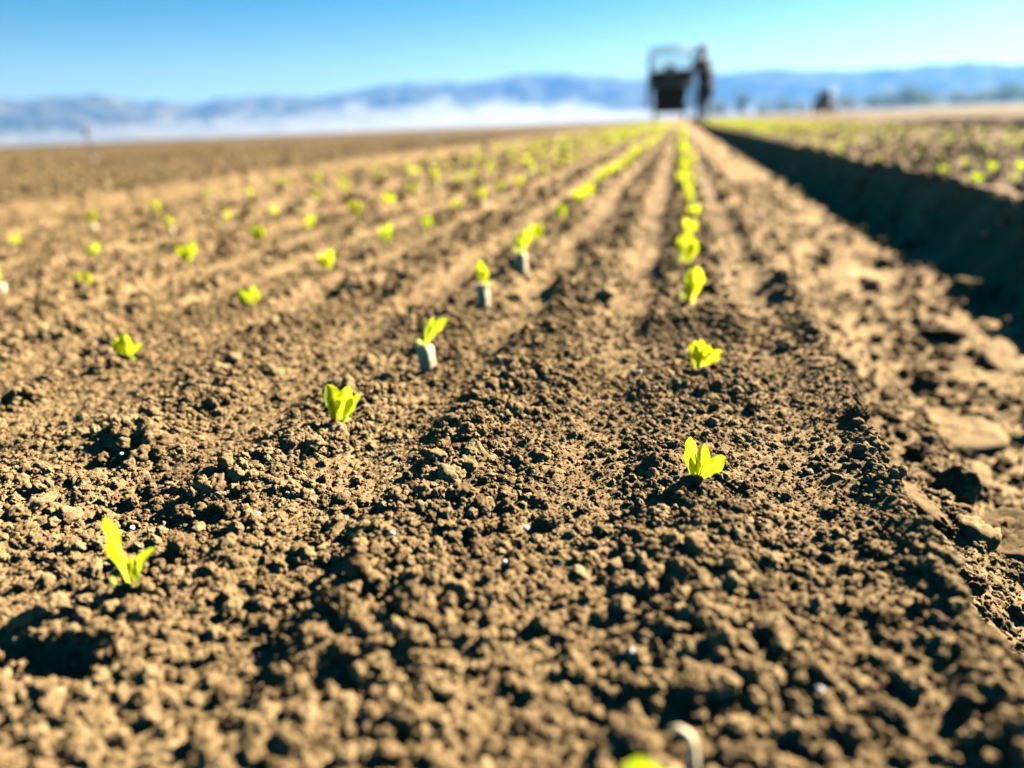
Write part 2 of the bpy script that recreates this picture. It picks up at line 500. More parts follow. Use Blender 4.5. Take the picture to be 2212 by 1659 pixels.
def build_ground():
    ys = np.concatenate([np.linspace(-40, -1.2, 14), np.linspace(-1.0, 0.035, 40)[:-1],
                         np.geomspace(0.035, 0.75, 1080)[:-1], np.geomspace(0.75, 4, 330)[:-1],
                         np.geomspace(4, 60, 200)[:-1], np.geomspace(60, 9000, 50)])
    n_in, n_out = 1080, 110
    yc = np.maximum(ys, 0.05)
    L = -(1.22 * yc + 0.075); Rr = (0.50 * yc + 0.075)
    ext = np.minimum(0.9 + 1.4 * yc, 2300)
    t = np.linspace(1, 0, n_out + 1)[:-1] ** 2.2
    s = np.linspace(0, 1, n_in)
    t2 = np.linspace(0, 1, n_out + 1)[1:] ** 2.2
    X = np.concatenate([L[:, None] - ext[:, None] * t[None, :], L[:, None] + (Rr - L)[:, None] * s[None, :],
                        Rr[:, None] + ext[:, None] * t2[None, :]], axis=1)
    ny, nx = X.shape
    Y = np.repeat(ys[:, None], nx, axis=1)
    X = X.ravel(); Y = Y.ravel()
    Z = np.zeros(X.shape, np.float32)
    TN = np.zeros(X.shape, np.float32)
    CH = 300000
    for a in range(0, len(X), CH):
        x, y = X[a:a + CH], Y[a:a + CH]
        z, r_, f_, c_ = hfun(x, y, True)
        Z[a:a + CH] = hfine(x, y, z, r_, f_, c_)
        flo = f_ * sstep(0.10, 0.16, np.mod(x + 0.700, PERIOD) - 0.70)
        # dry pale crust on the furrow floor, its sun-facing brightness put into the colour
        TN[a:a + CH] = 1 + 0.36 * flo * sstep(-.3, 0, x) * (1 + perlin(x * 14, y * 40, 71)) - (0.58 + 0.1 * perlin(x * .6, y * .4, 72)) * np.maximum(1 - sstep(-1.25, -0.74, x), 0.5 * sstep(1.15, 1.6, x)) * (1 - sstep(500, 1200, np.hypot(x, y)))  # soil tone also darkens from the left furrow outward, more weakly at far right
    me = bpy.data.meshes.new('ground')
    me.vertices.add(nx * ny)
    me.vertices.foreach_set('co', np.stack([X, Y, Z], 1).astype(np.float32).ravel())
    idx = np.arange(nx * ny, dtype=np.int32).reshape(ny, nx)
    q = np.stack([idx[:-1, :-1], idx[:-1, 1:], idx[1:, 1:], idx[1:, :-1]], -1).reshape(-1, 4)
    nq = len(q)
    me.loops.add(nq * 4)
    me.loops.foreach_set('vertex_index', q.ravel())
    me.polygons.add(nq)
    me.polygons.foreach_set('loop_start', np.arange(0, nq * 4, 4, dtype=np.int32))
    me.polygons.foreach_set('use_smooth', np.ones(nq, dtype=bool))
    me.materials.append(M_SOIL)
    me.update(calc_edges=True)
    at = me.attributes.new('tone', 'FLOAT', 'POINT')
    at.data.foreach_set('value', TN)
    o = link('ground', me)
    tag(o, 'tilled brown soil of the field with raised beds and a furrow', 'ground', kind='structure')
build_ground()

# ---------------------------------------------------------------- loose soil
def ico(sub):
    import bmesh
    bm = bmesh.new()
    bmesh.ops.create_icosphere(bm, subdivisions=sub, radius=1.0)
    v = [x.co.copy() for x in bm.verts]
    f = [tuple(y.index for y in x.verts) for x in bm.faces]
    bm.free()
    return v, f
ICO3 = ico(4)
ICO5 = ico(6)

def clod_mesh(name, seed, base=ICO3, amp=0.30, mat=None, squash=(1, 1, 0.82), fine=0.10):
    v, f = base
    off = Vector((seed * 7.31, seed * 3.77, seed * 1.93))
    out = []
    for p in v:
        n = mnoise.noise(p * 1.1 + off) * amp + mnoise.noise(p * 2.4 + off) * amp * 0.55
        cell = mnoise.voronoi(p * 1.7 + off)[0][0]
        n += (0.45 - cell) * amp * 0.75
        cell2 = mnoise.voronoi(p * 4.2 + off)[0][0]
        n += (0.4 - cell2) * fine * 1.3 + mnoise.noise(p * 9 + off) * fine * 0.6
        q = p * (1 + n)
        out.append((q.x * squash[0], q.y * squash[1], q.z * squash[2]))
    return mesh_from(name, out, f, mat or M_CRUMB)

crumb_col = bpy.data.collections.new('crumb_shapes')
rr = random.Random(3)
for i in range(22):
    me = clod_mesh('soil_crumb', i + 1, ICO3, rr.uniform(0.28, 0.52), M_CRUMB, (1, rr.uniform(.75, 1.0), rr.uniform(.65, .9)), rr.uniform(.08, .2))
    o = bpy.data.objects.new('soil_crumb', me)
    crumb_col.objects.link(o)

def crumb_points():
    P, S = [], []
    def layer(y0, y1, per_m2, r0, r1, pw=2.6, keep=None, seat=0.25):
        yy = np.linspace(y0, y1, 60)
        L = -(1.20 * yy + 0.07); Rr = (0.48 * yy + 0.07)
        area = np.trapz(Rr - L, yy)
        n = int(area * per_m2)
        # sample y by width
        cdf = np.concatenate([[0], np.cumsum((Rr - L)[:-1] * np.diff(yy))]); cdf /= cdf[-1]
        y = np.interp(rng.random(n), cdf, yy)
        x = -(1.20 * y + 0.07) + rng.random(n) * (1.68 * y + 0.14)
        u = rng.random(n)
        s = (r0 ** (1 - pw) + u * (r1 ** (1 - pw) - r0 ** (1 - pw))) ** (1 / (1 - pw))
        z, ro, fu, cl = hfun(x, y, True)
        pr = keep(ro, fu, cl) if keep else np.ones(n)
        m = rng.random(n) < pr
        x, y, z, s, ro, fu, cl = x[m], y[m], z[m], s[m], ro[m], fu[m], cl[m]
        z = hfine(x, y, z.copy(), ro, fu, cl)
        P.append(np.stack([x, y, z + s * seat * rng.uniform(-0.6, 1.6, len(s))], 1)); S.append(s)
    kb = lambda ro, fu, cl: np.clip(0.04 + 1.1 * ro, 0, 1) * (1 - 0.8 * fu)
    kc = lambda ro, fu, cl: np.clip(ro * 1.5 - 0.25, 0.03, 1) * (1 - 0.8 * fu)
    kd = lambda ro, fu, cl: np.clip((ro - 0.45) * 2.2 + fu * .15, 0.01, 1)
    layer(0.05, 0.27, 480000, 0.00026, 0.00042, 2.0, lambda ro, fu, cl: np.clip(1.1 - .4 * ro, 0, 1))
    layer(0.045, 0.34, 420000, 0.00042, 0.0009, 2.2, kb)
    layer(0.045, 0.34, 170000, 0.0009, 0.0017, 2.4, kb)
    layer(0.045, 0.34, 26000, 0.0017, 0.0034, 2.4, kd, 0.35)
    layer(0.045, 0.150, 70000, 0.0012, 0.0023, 2.2, lambda ro, fu, cl: np.clip(.35 + ro, 0, 1), 0.4)
    layer(0.34, 0.75, 60000, 0.0008, 0.0014, 2.2, kb)
    layer(0.34, 0.75, 26000, 0.0014, 0.0024, 2.4, kc)
    layer(0.34, 0.75, 4500, 0.0024, 0.0050, 2.6, kd)
    layer(0.75, 2.0, 7000, 0.0018, 0.0042, 2.4, kc)
    layer(0.75, 2.0, 1500, 0.0040, 0.0090, 2.8, kd)
    layer(2.0, 6.0, 450, 0.005, 0.014, 2.8, kc)
    return np.concatenate(P), np.concatenate(S)

def build_crumbs():
    P, S = crumb_points()
    n = len(P)
    me = bpy.data.meshes.new('soil_crumbs')
    me.vertices.add(n)
    me.vertices.foreach_set('co', P.astype(np.float32).ravel())
    a = me.attributes.new('scl', 'FLOAT_VECTOR', 'POINT')
    a.data.foreach_set('vector', (S[:, None] * rng.uniform(0.8, 1.2, (n, 3))).astype(np.float32).ravel())
    a = me.attributes.new('rot', 'FLOAT_VECTOR', 'POINT')
    e = rng.uniform(0, 2 * math.pi, (n, 3)); e[:, :2] = rng.normal(0, 0.5, (n, 2))
    a.data.foreach_set('vector', e.astype(np.float32).ravel())
    a = me.attributes.new('pick', 'INT', 'POINT')
    a.data.foreach_set('value', rng.integers(0, 22, n).astype(np.int32))
    me.update()
    o = link('soil_crumbs', me)
    tag(o, 'loose brown crumbs of tilled soil scattered over the bed and furrow', 'soil', kind='stuff')
    ng = bpy.data.node_groups.new('scatter_crumbs', 'GeometryNodeTree')
    ng.interface.new_socket('Geometry', in_out='INPUT', socket_type='NodeSocketGeometry')
    ng.interface.new_socket('Geometry', in_out='OUTPUT', socket_type='NodeSocketGeometry')
    N = ng.nodes
    gi = N.new('NodeGroupInput'); go = N.new('NodeGroupOutput')
    ci = N.new('GeometryNodeCollectionInfo')
    ci.inputs['Collection'].default_value = crumb_col
    ci.inputs['Separate Children'].default_value = True
    ci.inputs['Reset Children'].default_value = True
    iop = N.new('GeometryNodeInstanceOnPoints')
    iop.inputs['Pick Instance'].default_value = True
    def attr(nm, ty):
        x = N.new('GeometryNodeInputNamedAttribute'); x.data_type = ty
        x.inputs['Name'].default_value = nm
        return [s_ for s_ in x.outputs if s_.enabled and s_.name == 'Attribute'][0]
    L = ng.links
    L.new(gi.outputs[0], iop.inputs['Points'])
    L.new(ci.outputs[0], iop.inputs['Instance'])
    L.new(attr('pick', 'INT'), iop.inputs['Instance Index'])
    L.new(attr('rot', 'FLOAT_VECTOR'), iop.inputs['Rotation'])
    L.new(attr('scl', 'FLOAT_VECTOR'), iop.inputs['Scale'])
    L.new(iop.outputs[0], go.inputs[0])
    md = o.modifiers.new('scatter', 'NODES')
    md.node_group = ng
    print('crumbs', n)
build_crumbs()

# notable clods, each a thing
CLODS = [  # x, y, radius mm, label
    (-0.0591, 0.1001, 3.9, 'big round soil clod beside the black hollow at the lower middle'),
    (0.0056, 0.0916, 3.0, 'dark upright soil clod in the foreground above the bent dry stem'),
    (0.0044, 0.1357, 2.8, 'shaded soil clod in the dip in front of the nearest seedling by the furrow'),
    (0.0548, 0.2142, 3.6, 'ragged dark clod jutting up from the crumbling edge of the furrow'),
    (0.0431, 0.2831, 3.0, 'small black clod on the bed edge, farther along than the ragged one'),
    (-0.0262, 0.1403, 2.8, 'angular grey brown clod right of two white grains on the crumb ridge'),
    (-0.1043, 0.1153, 3.4, 'dark knobbly clod right of the tall front seedling tip'),
    (-0.0602, 0.1680, 2.6, 'tan faceted clod halfway up the loose crumb ridge'),
    (0.0182, 0.1210, 3.2, 'pale lumpy clod between the furrow edge and the nearest row'),
    (-0.1510, 0.2114, 2.8, 'rough clod on the left heap, among the largest there'),
    (0.0104, 0.2419, 3.4, 'dark crumbly clod at the foot of the cupped seedling by the furrow'),
    (0.0400, 0.118, 2.8, 'large black sided clod on the lower right shoulder of the bed'),
    (0.0335, 0.0955, 2.4, 'blurred pointed clod in the lower right corner soil'),
]
for i, (x, y, r_, lab) in enumerate(CLODS):
    me = clod_mesh('soil_clod', 40 + i, ICO5, 0.36, M_CRUMB, (1, 0.9, 0.85), 0.24)
    o = link('soil_clod', me, None, (x, y, ground_z(x, y) + r_ * 0.00050))
    o.scale = (r_ * 0.001,) * 3
    o.rotation_euler = (0, 0, i * 1.3)
    tag(o, lab, 'soil clod', 'notable clods on the bed')
FCL = [(0.0867, 0.2147, 4.2, 'smooth rounded stone like clod lying between two slabs in the furrow'),
       (0.1546, 0.4577, 9.0, 'dark blurred clod on the sunlit furrow side'),
       (0.1604, 0.3562, 4.2, 'dark round clod at the right edge of the furrow, upper of the pair'),
       (0.1330, 0.3366, 4.0, 'dark clod in the furrow just left of the pair at the edge'),
       (0.1000, 0.2010, 3.6, 'brown clod in the black shade under the furrow slab'),
       (0.0900, 0.2650, 4.4, 'lumpy dark clod heaped against the furrow slope')]
for i, (x, y, r_, lab) in enumerate(FCL):
    me = clod_mesh('soil_clod', 70 + i, ICO5, 0.26, M_CRUMB, (1, 0.9, 0.8), 0.15)
    o = link('soil_clod', me, None, (x, y, ground_z(x, y) + r_ * 0.0008))
    o.scale = (r_ * 0.001,) * 3
    o.rotation_euler = (0, 0, i * 2.1)
    tag(o, lab, 'soil clod', 'notable clods in the furrow')

def slab(x, y, sx, sy, th, rot, seed, lab):
    n = 28
    v, f = [], []
    k = 9
    ang = [2 * math.pi * i / n for i in range(n)]
    rad = [1 + 0.28 * mnoise.noise(Vector((math.cos(a) * 1.6 + seed, math.sin(a) * 1.6, seed * 2.2))) + 0.10 * mnoise.noise(Vector((math.cos(a) * 5 + seed, math.sin(a) * 5, 3.0))) for a in ang]
    for s_ in (1, -1):
        for j in range(k):
            t = (j + 1) / k
            for i in range(n):
                px, py = math.cos(ang[i]) * rad[i] * t, math.sin(ang[i]) * rad[i] * t
                zz = s_ * th * (1 - 0.5 * max(0, (t - .8) / .2) ** 2)
                zz += 0.35 * th * mnoise.noise(Vector((px * 3 + seed, py * 3, s_ * 2.0))) + 0.40 * th * mnoise.noise(Vector((px * 11, py * 11 + seed, s_)))
                v.append((px * sx, py * sy, zz))
    for s_ in (0, 1):
        o_ = s_ * n * k
        for j in range(k - 1):
            for i in range(n):
                a, b = o_ + j * n + i, o_ + j * n + (i + 1) % n
                q = (a, a + n, b + n, b)
                f.append(q if s_ == 0 else q[::-1])
        c = tuple(o_ + i for i in range(n))
        f.append(c if s_ == 0 else c[::-1])
    for i in range(n):
        a, b = (k - 1) * n + i, (k - 1) * n + (i + 1) % n
        f.append((a, a + n * k, b + n * k, b))
    me = mesh_from('soil_crust', v, f, M_CRUMB)
    o = link('soil_crust', me, None, (x, y, ground_z(x, y) + th * 0.8 + 0.0022))
    o.rotation_euler = rot
    tag(o, lab, 'soil slab', 'crusted slabs in the furrow', 'thing')
slab(0.0770, 0.2190, 0.0085, 0.0135, 0.0016, (0.1, 0.50, 0.35), 1, 'pale smooth crust slab tilted against the bed edge')
slab(0.1080, 0.2280, 0.0140, 0.0100, 0.0035, (0.15, -0.20, 0.7), 2, 'thick flat slab jutting in from the right side of the furrow')
slab(0.0945, 0.2370, 0.0075, 0.0065, 0.0040, (0.5, -0.5, 0.2), 3, 'upturned reddish brown slab behind the round clod in the furrow')
slab(0.1500, 0.3800, 0.0200, 0.0170, 0.0030, (0.05, -0.1, 0.5), 4, 'broad pale crust slab on the furrow floor near the right edge')
slab(0.2000, 0.5800, 0.0280, 0.0160, 0.0040, (-0.2, 0.25, 0.9), 5, 'blurred sunlit slab standing at the brink of the furrow shade')
slab(0.2600, 0.7000, 0.0180, 0.0200, 0.0045, (0.7, -0.3, 0.4), 6, 'pointed sunlit slab poking out of the furrow shade')

slab(0.0900, 0.2080, 0.0080, 0.0060, 0.0030, (0.25, 0.35, 1.0), 7, 'small dark broken slab below the pale tilted one')
slab(0.2150, 0.5100, 0.0260, 0.0110, 0.0035, (0.12, -0.18, 1.3), 11, 'narrow crust slab pointing into the furrow shade at right')

# white perlite grains
PERL = [(-0.0584, 0.1255, 'large white grain left of the middle, in the lower soil'),
        (-0.0303, 0.1347, 'white grain by the angular clod on the crumb ridge'),
        (-0.0316, 0.1195, 'white grain below the angular clod, middle of the soil'),
        (-0.0366, 0.0968, 'blurred white grain right of the black hollow'),
        (-0.0047, 0.0999, 'blurred white grain left of the dark upright clod'),
        (-0.0417, 0.0773, 'most blurred white grain at the bottom of the soil'),
        (-0.0113, 0.2444, 'sharp white grain left of the cupped seedling'),
        (-0.0444, 0.3924, 'white grain on the smooth strip between the two rows'),
        (-0.1245, 0.1238, 'white grain above the tall front seedling'),
        (-0.1189, 0.0919, 'faint white grain left below the tall front seedling'),
        (-0.0944, 0.1302, 'white grain on the slope right of the tall front seedling'),
        (-0.1580, 0.1600, 'white grain in the dark hollow at the left'),
        (0.0247, 0.0956, 'white flat grain in the lower right soil'),
        (0.0153, 0.1281, 'pale grain in front of the nearest seedling by the furrow')]
for i, (x, y, lab) in enumerate(PERL):
    me = clod_mesh('white_grain', 100 + i, ico(4), 0.22, M_PERL, (1, .8, .8), 0.06)
    s_ = 0.00072 if y < 0.2 else 0.0010
    o = link('white_grain', me, None, (x, y, ground_z(x, y) + 0.0023))
    o.scale = (s_,) * 3
    o.rotation_euler = (0.3 * i, 0.2, i)
    tag(o, lab, 'white grain', 'white grains in the soil')

# bent dry stem
b = MB()
zx = ground_z(0.0045, 0.076) + 0.0022
b.tube([(0.0052, 0.0735, zx - .001), (0.0050, 0.0745, zx + 0.0035), (0.0047, 0.0755, zx + 0.0062), (0.0041, 0.0760, zx + 0.0072), (0.0028, 0.0764, zx + 0.0076), (0.0016, 0.0770, zx + 0.0068)],
       [0.0007, 0.0007, 0.00065, 0.0006, 0.0005, 0.0003], 10)
o = b.build('dry_stem', M_STRAW, None, True)
tag(o, 'bent pale dry stem sticking up at the bottom edge beside a seedling tip', 'stem')

# ---------------------------------------------------------------- seedlings
def leaf_geo(spec, nt_=14, nw=6):
    """spec: lean_az(deg from +Y clockwise), tilt, bend, L, W (mm), face_az, cup, (ox,oy,oz mm)"""
    az, tilt, bend, L, W, face, cup, off = spec
    L *= 0.001; W *= 0.001
    hd = Vector((math.sin(R(az)), math.cos(R(az)), 0))
    F = Vector((math.sin(R(face)), math.cos(R(face)), 0.25)).normalized()
    p = Vector(off) * 0.001
    v, uv, f = [], [], []
    for i in range(nt_ + 1):
        t = i / nt_
        th = R(tilt + bend * t * t)
        T = hd * math.sin(th) + Vector((0, 0, 1)) * math.cos(th)
        if i: p = p + T * (L / nt_)
        Wd = T.cross(F)
        Wd = Wd.normalized() if Wd.length > 1e-4 else Vector((1, 0, 0))
        Nn = Wd.cross(T).normalized()
        k = max(0.0, min(1.0, (t - 0.10) / 0.50)); k = k * k * (3 - 2 * k)
        w = W * (0.26 + 0.74 * k)
        if t > 0.58: w *= max(0.0, 1 - ((t - 0.58) / 0.42) ** 2.3) ** 0.72 * 0.96 + 0.04
        for j in range(nw + 1):
            s = 2 * j / nw - 1
            wav = 0.09 * math.sin(t * 19 + j * 2.1 + az) * abs(s) * k
            q = p + Wd * (s * w * 0.5 * (1 + wav)) + Nn * (cup * w * 0.5 * abs(s) ** 1.6 + 0.10 * w * math.sin(t * 13 + s * 2.4 + az) * abs(s) * k)
            v.append(q); uv.append(((s + 1) / 2, t))
    for i in range(nt_):
        for j in range(nw):
            a = i * (nw + 1) + j
            f.append((a, a + 1, a + nw + 2, a + nw + 1))
    return v, f, uv

def leaf_obj(spec, parent, name='leaf', mat=None):
    v, f, uv = leaf_geo(spec)
    return link(name, mesh_from(name, v, f, mat or M_LEAF, True, uv), parent)

def plug_obj(parent, hmm, wtop, wbot, mat, lean=(0, 0), sink=1.0, off=(0, 0)):
    n, v, f = 24, [], []
    lv = 9
    for i in range(lv + 1):
        t = i / lv
        r_ = (wbot + (wtop - wbot) * t) / 2 * (0.6 if i == 0 else 0.93 if i == lv else 1)
        for j in range(n):
            a = 2 * math.pi * j / n
            a_ = a + R(22)
            fac = 1.08 / (abs(math.cos(a_)) ** 5 + abs(math.sin(a_)) ** 5) ** 0.2
            nn = 1 + 0.12 * mnoise.noise(Vector((math.cos(a) * 2, math.sin(a) * 2, t * 4 + hmm)))
            v.append((0.001 * (off[0] + r_ * fac * nn * math.cos(a) + lean[0] * t), 0.001 * (off[1] + r_ * fac * nn * math.sin(a) + lean[1] * t), 0.001 * (t * (hmm + sink) - sink)))
    for i in range(lv):
        for j in range(n):
            a, b_ = i * n + j, i * n + (j + 1) % n
            f.append((a, b_, b_ + n, a + n))
    f.append(tuple(range(n - 1, -1, -1))); f.append(tuple(lv * n + j for j in range(n)))
    return link('root_plug', mesh_from('root_plug', v, f, mat, True), parent)

CAMF = 180 - 13       # facing azimuth: towards the camera
LEFT, RIGHT, BACK = -103, 77, -13
SEED_GROUP = 'lettuce seedlings planted in rows'

def seedling(x, y, leaves, lab, plug=None, cots=(), dz=0.0):
    z = ground_z(x, y) + 0.0004 + dz
    o = empty('lettuce_seedling', (x, y, z))
    top = 0.0
    if plug:
        hmm, wt, wb, mt, lean, off = plug
        plug_obj(o, hmm, wt, wb, mt, lean, 1.5, off)
    for sp in leaves: leaf_obj(sp, o)
    for sp in cots: leaf_obj(sp, o, 'seed_leaf', M_COT)
    tag(o, lab, 'seedling', SEED_GROUP)
    return o

# the row along the furrow, from the camera on
seedling(0.0020, 0.0722, [(LEFT, 20, 60, 11, 7, CAMF, .25, (0, 0, 0)), (RIGHT, 35, 30, 8, 4, CAMF, .3, (0, 0, 0))],
         'seedling cut off by the bottom edge, only its yellow tip showing', dz=-0.0012)
seedling(0.0067, 0.1615,
         [(LEFT, 3, 5, 13.0, 3.6, CAMF + 40, .35, (-0.5, 0, 0)), (RIGHT, 5, 4, 11.0, 3.6, CAMF - 15, .5, (0.5, .6, 0)), (RIGHT, 33, 34, 10.0, 4.4, CAMF - 10, .35, (0.2, -.6, 0.6)),
          (BACK - 60, 4, 0, 8, 3, CAMF, .3, (0, .5, 0))],
         'three leaved seedling over a dark plug, second nearest in the row by the furrow', plug=(2.6, 4.6, 4.2, M_PLUGD, (0.5, 0), (-1.4, -1.6)), dz=0.0016)
seedling(0.0099, 0.2559,
         [(LEFT, 3, 5, 11.5, 5.4, CAMF + 15, .55, (-1.2, 0, 0)), (CAMF, 5, 62, 12.5, 7.0, CAMF - 20, .45, (0.2, 0.6, 0)), (RIGHT, 34, 42, 10.5, 4.6, CAMF + 10, .4, (0.6, 0, 0.3)), (BACK, 4, 0, 11.5, 4.5, CAMF, .4, (0.2, 1, 0))],
         'broad cupped seedling on a dark crumb mound in the row by the furrow')
seedling(0.0082, 0.3603,
         [(RIGHT, 4, 6, 19, 8.6, CAMF, .45, (0.4, 0, 0)), (BACK, 6, 10, 17, 6, CAMF + 20, .4, (0, .8, 0)), (LEFT, 3, 20, 11, 3.5, CAMF, .4, (-.8, -.2, 0))],
         'tall upright seedling with one short side leaf in the row by the furrow', cots=[(LEFT, 38, 10, 8.5, 2.8, CAMF, .2, (-.6, 0, 0))])
seedling(0.0070, 0.4559,
         [(LEFT, 4, 8, 21, 13, CAMF, .25, (0, 0, 0)), (RIGHT, 10, 10, 16, 7, CAMF, .35, (.5, .5, 0))],
         'round yellow leaved seedling just behind the tall upright one', cots=[(LEFT, 40, 10, 7, 3, CAMF, .2, (-.5, 0, 0))])
# the second row from the furrow
seedling(-0.1058, 0.1010,
         [(LEFT, 2, 4, 17.4, 6.0, CAMF + 28, .16, (0.2, 0, 0)), (RIGHT, 20, 30, 12.0, 3.0, CAMF + 55, .6, (1.2, 0, 0)), (RIGHT, 4, 2, 8.5, 1.9, CAMF, .4, (1.3, .3, 0))],
         'tall foreground seedling with one long yellow blade, second row left of the furrow', cots=[(LEFT, 4, 4, 4.6, 1.5, CAMF, .2, (-2.8, -.4, -0.8))])
seedling(-0.1000, 0.1861,
         [(LEFT, 5, 9, 13.6, 6.0, CAMF - 35, .6, (-0.6, .4, 0)), (RIGHT, 15, 12, 13.6, 5.4, CAMF + 5, .3, (0.2, 0, 0)), (RIGHT, 28, 22, 12.6, 3.4, CAMF + 20, .5, (0.6, -.5, 0)),
          (LEFT, 6, 4, 8, 2.4, CAMF, .4, (-.8, -.3, 0))],
         'sharp broad seedling with a pale dewy leaf, second row left of the furrow', plug=(1.2, 3.0, 2.6, M_LEAF if False else M_PLUGD, (0, 0), (0.8, -.4)),
         cots=[(RIGHT, 60, 50, 4.0, 2.6, CAMF, .2, (0.8, -1.0, 1.0))])
seedling(-0.0923, 0.2461,
         [(RIGHT, 16, 16, 12.5, 2.6, CAMF, .4, (-0.6, .4, 9.5)), (RIGHT, 22, 52, 14.5, 4.4, CAMF - 10, .3, (0.4, 0, 9.5))],
         'seedling standing proud on a whole exposed plug, right curving leaf', plug=(10.0, 5.2, 5.0, M_PLUG, (-0.8, -.8), (0.6, 0.6)),
         cots=[(LEFT, 20, 40, 3.6, 2.4, CAMF, .2, (-1.0, -.4, 9.6)), (CAMF + 30, 60, 35, 3.6, 1.6, CAMF, .2, (0.2, -.8, 9.6))], dz=0.0015)
seedling(-0.0987, 0.3562,
         [(LEFT, 6, 6, 13.5, 6.4, CAMF, .35, (0.4, 0, 11)), (RIGHT, 5, 8, 9, 4, CAMF, .4, (0.8, .2, 11))],
         'yellow topped seedling on an exposed plug beside a black hole', plug=(11.5, 5.4, 5.2, M_PLUG, (-.6, -.6), (0.4, .4)),
         cots=[(RIGHT, 50, 20, 4, 2.4, CAMF, .2, (2, -.6, 10.5))], dz=0.001)
seedling(-0.0920, 0.4245,
         [(RIGHT, 10, 8, 15, 8, CAMF, .35, (0.4, 0, 14)), (LEFT, 14, 6, 12, 4.5, CAMF - 30, .4, (-.4, .2, 14))],
         'seedling on the tallest exposed plug, in front of a dark clod shadow', plug=(14.5, 5.6, 5.4, M_PLUG, (-.6, -.6), (0.4, .4)),
         cots=[(LEFT, 42, 15, 5, 3.4, CAMF, .2, (-1.4, -.6, 14))], dz=0.001)
# third row
seedling(-0.2222, 0.2396,
         [(LEFT, 9, 10, 10.5, 5.0, CAMF, .4, (-0.6, 0, 0)), (RIGHT, 4, 8, 12.0, 5.6, CAMF - 10, .45, (0.6, .3, 0)), (RIGHT, 32, 44, 10.0, 2.4, CAMF, .4, (0.9, .6, 0.4)), (LEFT, 4, 0, 9, 2.5, CAMF + 40, .4, (-1.2, 0, 0))],
         'compact round leaved seedling at left, nearest in the third row', cots=[(RIGHT, 70, 40, 4, 2.2, CAMF, .2, (1, -.5, 0))])
seedling(-0.2234, 0.3341,
         [(LEFT, 24, 8, 11, 5, CAMF - 20, .35, (-.5, 0, 0)), (RIGHT, 14, 10, 12, 6, CAMF, .35, (.6, 0, 0)), (RIGHT, 34, 20, 10, 3, CAMF, .4, (.8, .2, 0))],
         'small blurred seedling low in the crumbs, second in the third row')

# the remaining seedlings: shapes shared, one top-level object each
VAR = []
rv = random.Random(11)
def variant(plug):
    v, f, uv = [], [], []
    base = 0.0
    def join(g):
        n = len(v)
        v.extend(g[0]); f.extend([tuple(i + n for i in q) for q in g[1]]); uv.extend(g[2])
    bz = plug * 1.0
    k = rv.choice([2, 3, 3])
    for i in range(k):
        side = [LEFT, RIGHT, BACK][i]
        join(leaf_geo((side + rv.uniform(-25, 25), rv.uniform(4, 22), rv.uniform(4, 26), rv.uniform(12.5, 17), rv.uniform(5.2, 8.6), CAMF + rv.uniform(-5, 40), rv.uniform(.2, .45), (rv.uniform(-.8, .8), rv.uniform(-.5, .5), bz)), 9, 4))
    return v, f, uv, plug
for pl in (0, 0, 0, 0, 0, 9, 11):
    v, f, uv, plug = variant(pl)
    leafme = mesh_from('leaves', v, f, M_LEAF, True, uv)
    VAR.append((leafme, plug))

PLUGMESH = {}
def plug_mesh(h_):
    if h_ not in PLUGMESH:
        t = plug_obj(None, h_, 6.0, 4.8, M_PLUG)
        PLUGMESH[h_] = t.data
        bpy.data.objects.remove(t)
    return PLUGMESH[h_]

KNOWN = {
 1: [(0.0106, 0.5732), (0.0140, 0.6841), (0.0114, 0.8079), (0.0125, 0.915), (0.0133, 1.0169)],
 2: [(-0.1090, 0.5635), (-0.1090, 0.6885), (-0.1095, 0.8117), (-0.1071, 0.8868)],
 3: [(-0.2268, 0.4346), (-0.2292, 0.5458), (-0.2245, 0.6330), (-0.2344, 0.7574), (-0.2384, 0.8762), (-0.2374, 0.9708), (-0.2378, 1.0863)],
 4: [(-0.4151, 0.3604), (-0.3480, 0.3562), (-0.3508, 0.4580), (-0.3478, 0.5487), (-0.3421, 0.6308), (-0.3458, 0.7406), (-0.3433, 0.8348), (-0.3567, 0.9553), (-0.3501, 1.0432)],
 5: [(-0.4435, 0.4725), (-0.4704, 0.5982), (-0.4876, 0.7179), (-0.4548, 0.7601), (-0.4760, 0.9086), (-0.5135, 1.0713)],
 6: [(-0.6058, 0.5551), (-0.5825, 0.6247), (-0.6094, 0.7582), (-0.6389, 0.9043), (-0.6540, 1.0319), (-0.6443, 1.1248), (-0.6367, 1.2236)],
 7: [(0.3734, 0.9468), (0.3641, 1.0299), (0.3615, 1.1456), (0.3522, 1.4558), (0.3558, 1.8379)],
 8: [(0.4615, 1.1546), (0.4449, 1.2109), (0.4511, 1.3356), (0.4525, 1.4622), (0.4568, 1.5964), (0.4576, 1.7174), (0.4831, 1.9196)],
 9: [], 10: [], 11: [], 12: []}
WITHPLUG = {(4, 0): 5, (6, 1): 6, (6, 2): 5}
ROWX = {1: 0.012, 2: -0.108, 3: -0.236, 4: -0.352, 5: -0.485, 6: -0.640, 7: 0.385, 8: 0.470, 9: 0.60, 10: 0.72, 11: 0.84, 12: 0.98}
ROWNAME = {1: 'the row along the furrow', 2: 'the second row left of the furrow', 3: 'the third row left of the furrow', 4: 'the fourth row left of the furrow',
           5: 'the fifth row left of the furrow', 6: 'the outermost left row', 7: 'the right bed row at the shaded edge', 8: 'the second right bed row',
           9: 'the third right bed row', 10: 'the fourth right bed row', 11: 'the fifth right bed row', 12: 'the outermost right bed row'}
ORD = ['first', 'second', 'third', 'fourth', 'fifth', 'sixth', 'seventh', 'eighth', 'ninth', 'tenth', 'eleventh', 'twelfth']
OFFS = {1: 5, 2: 5, 3: 2}
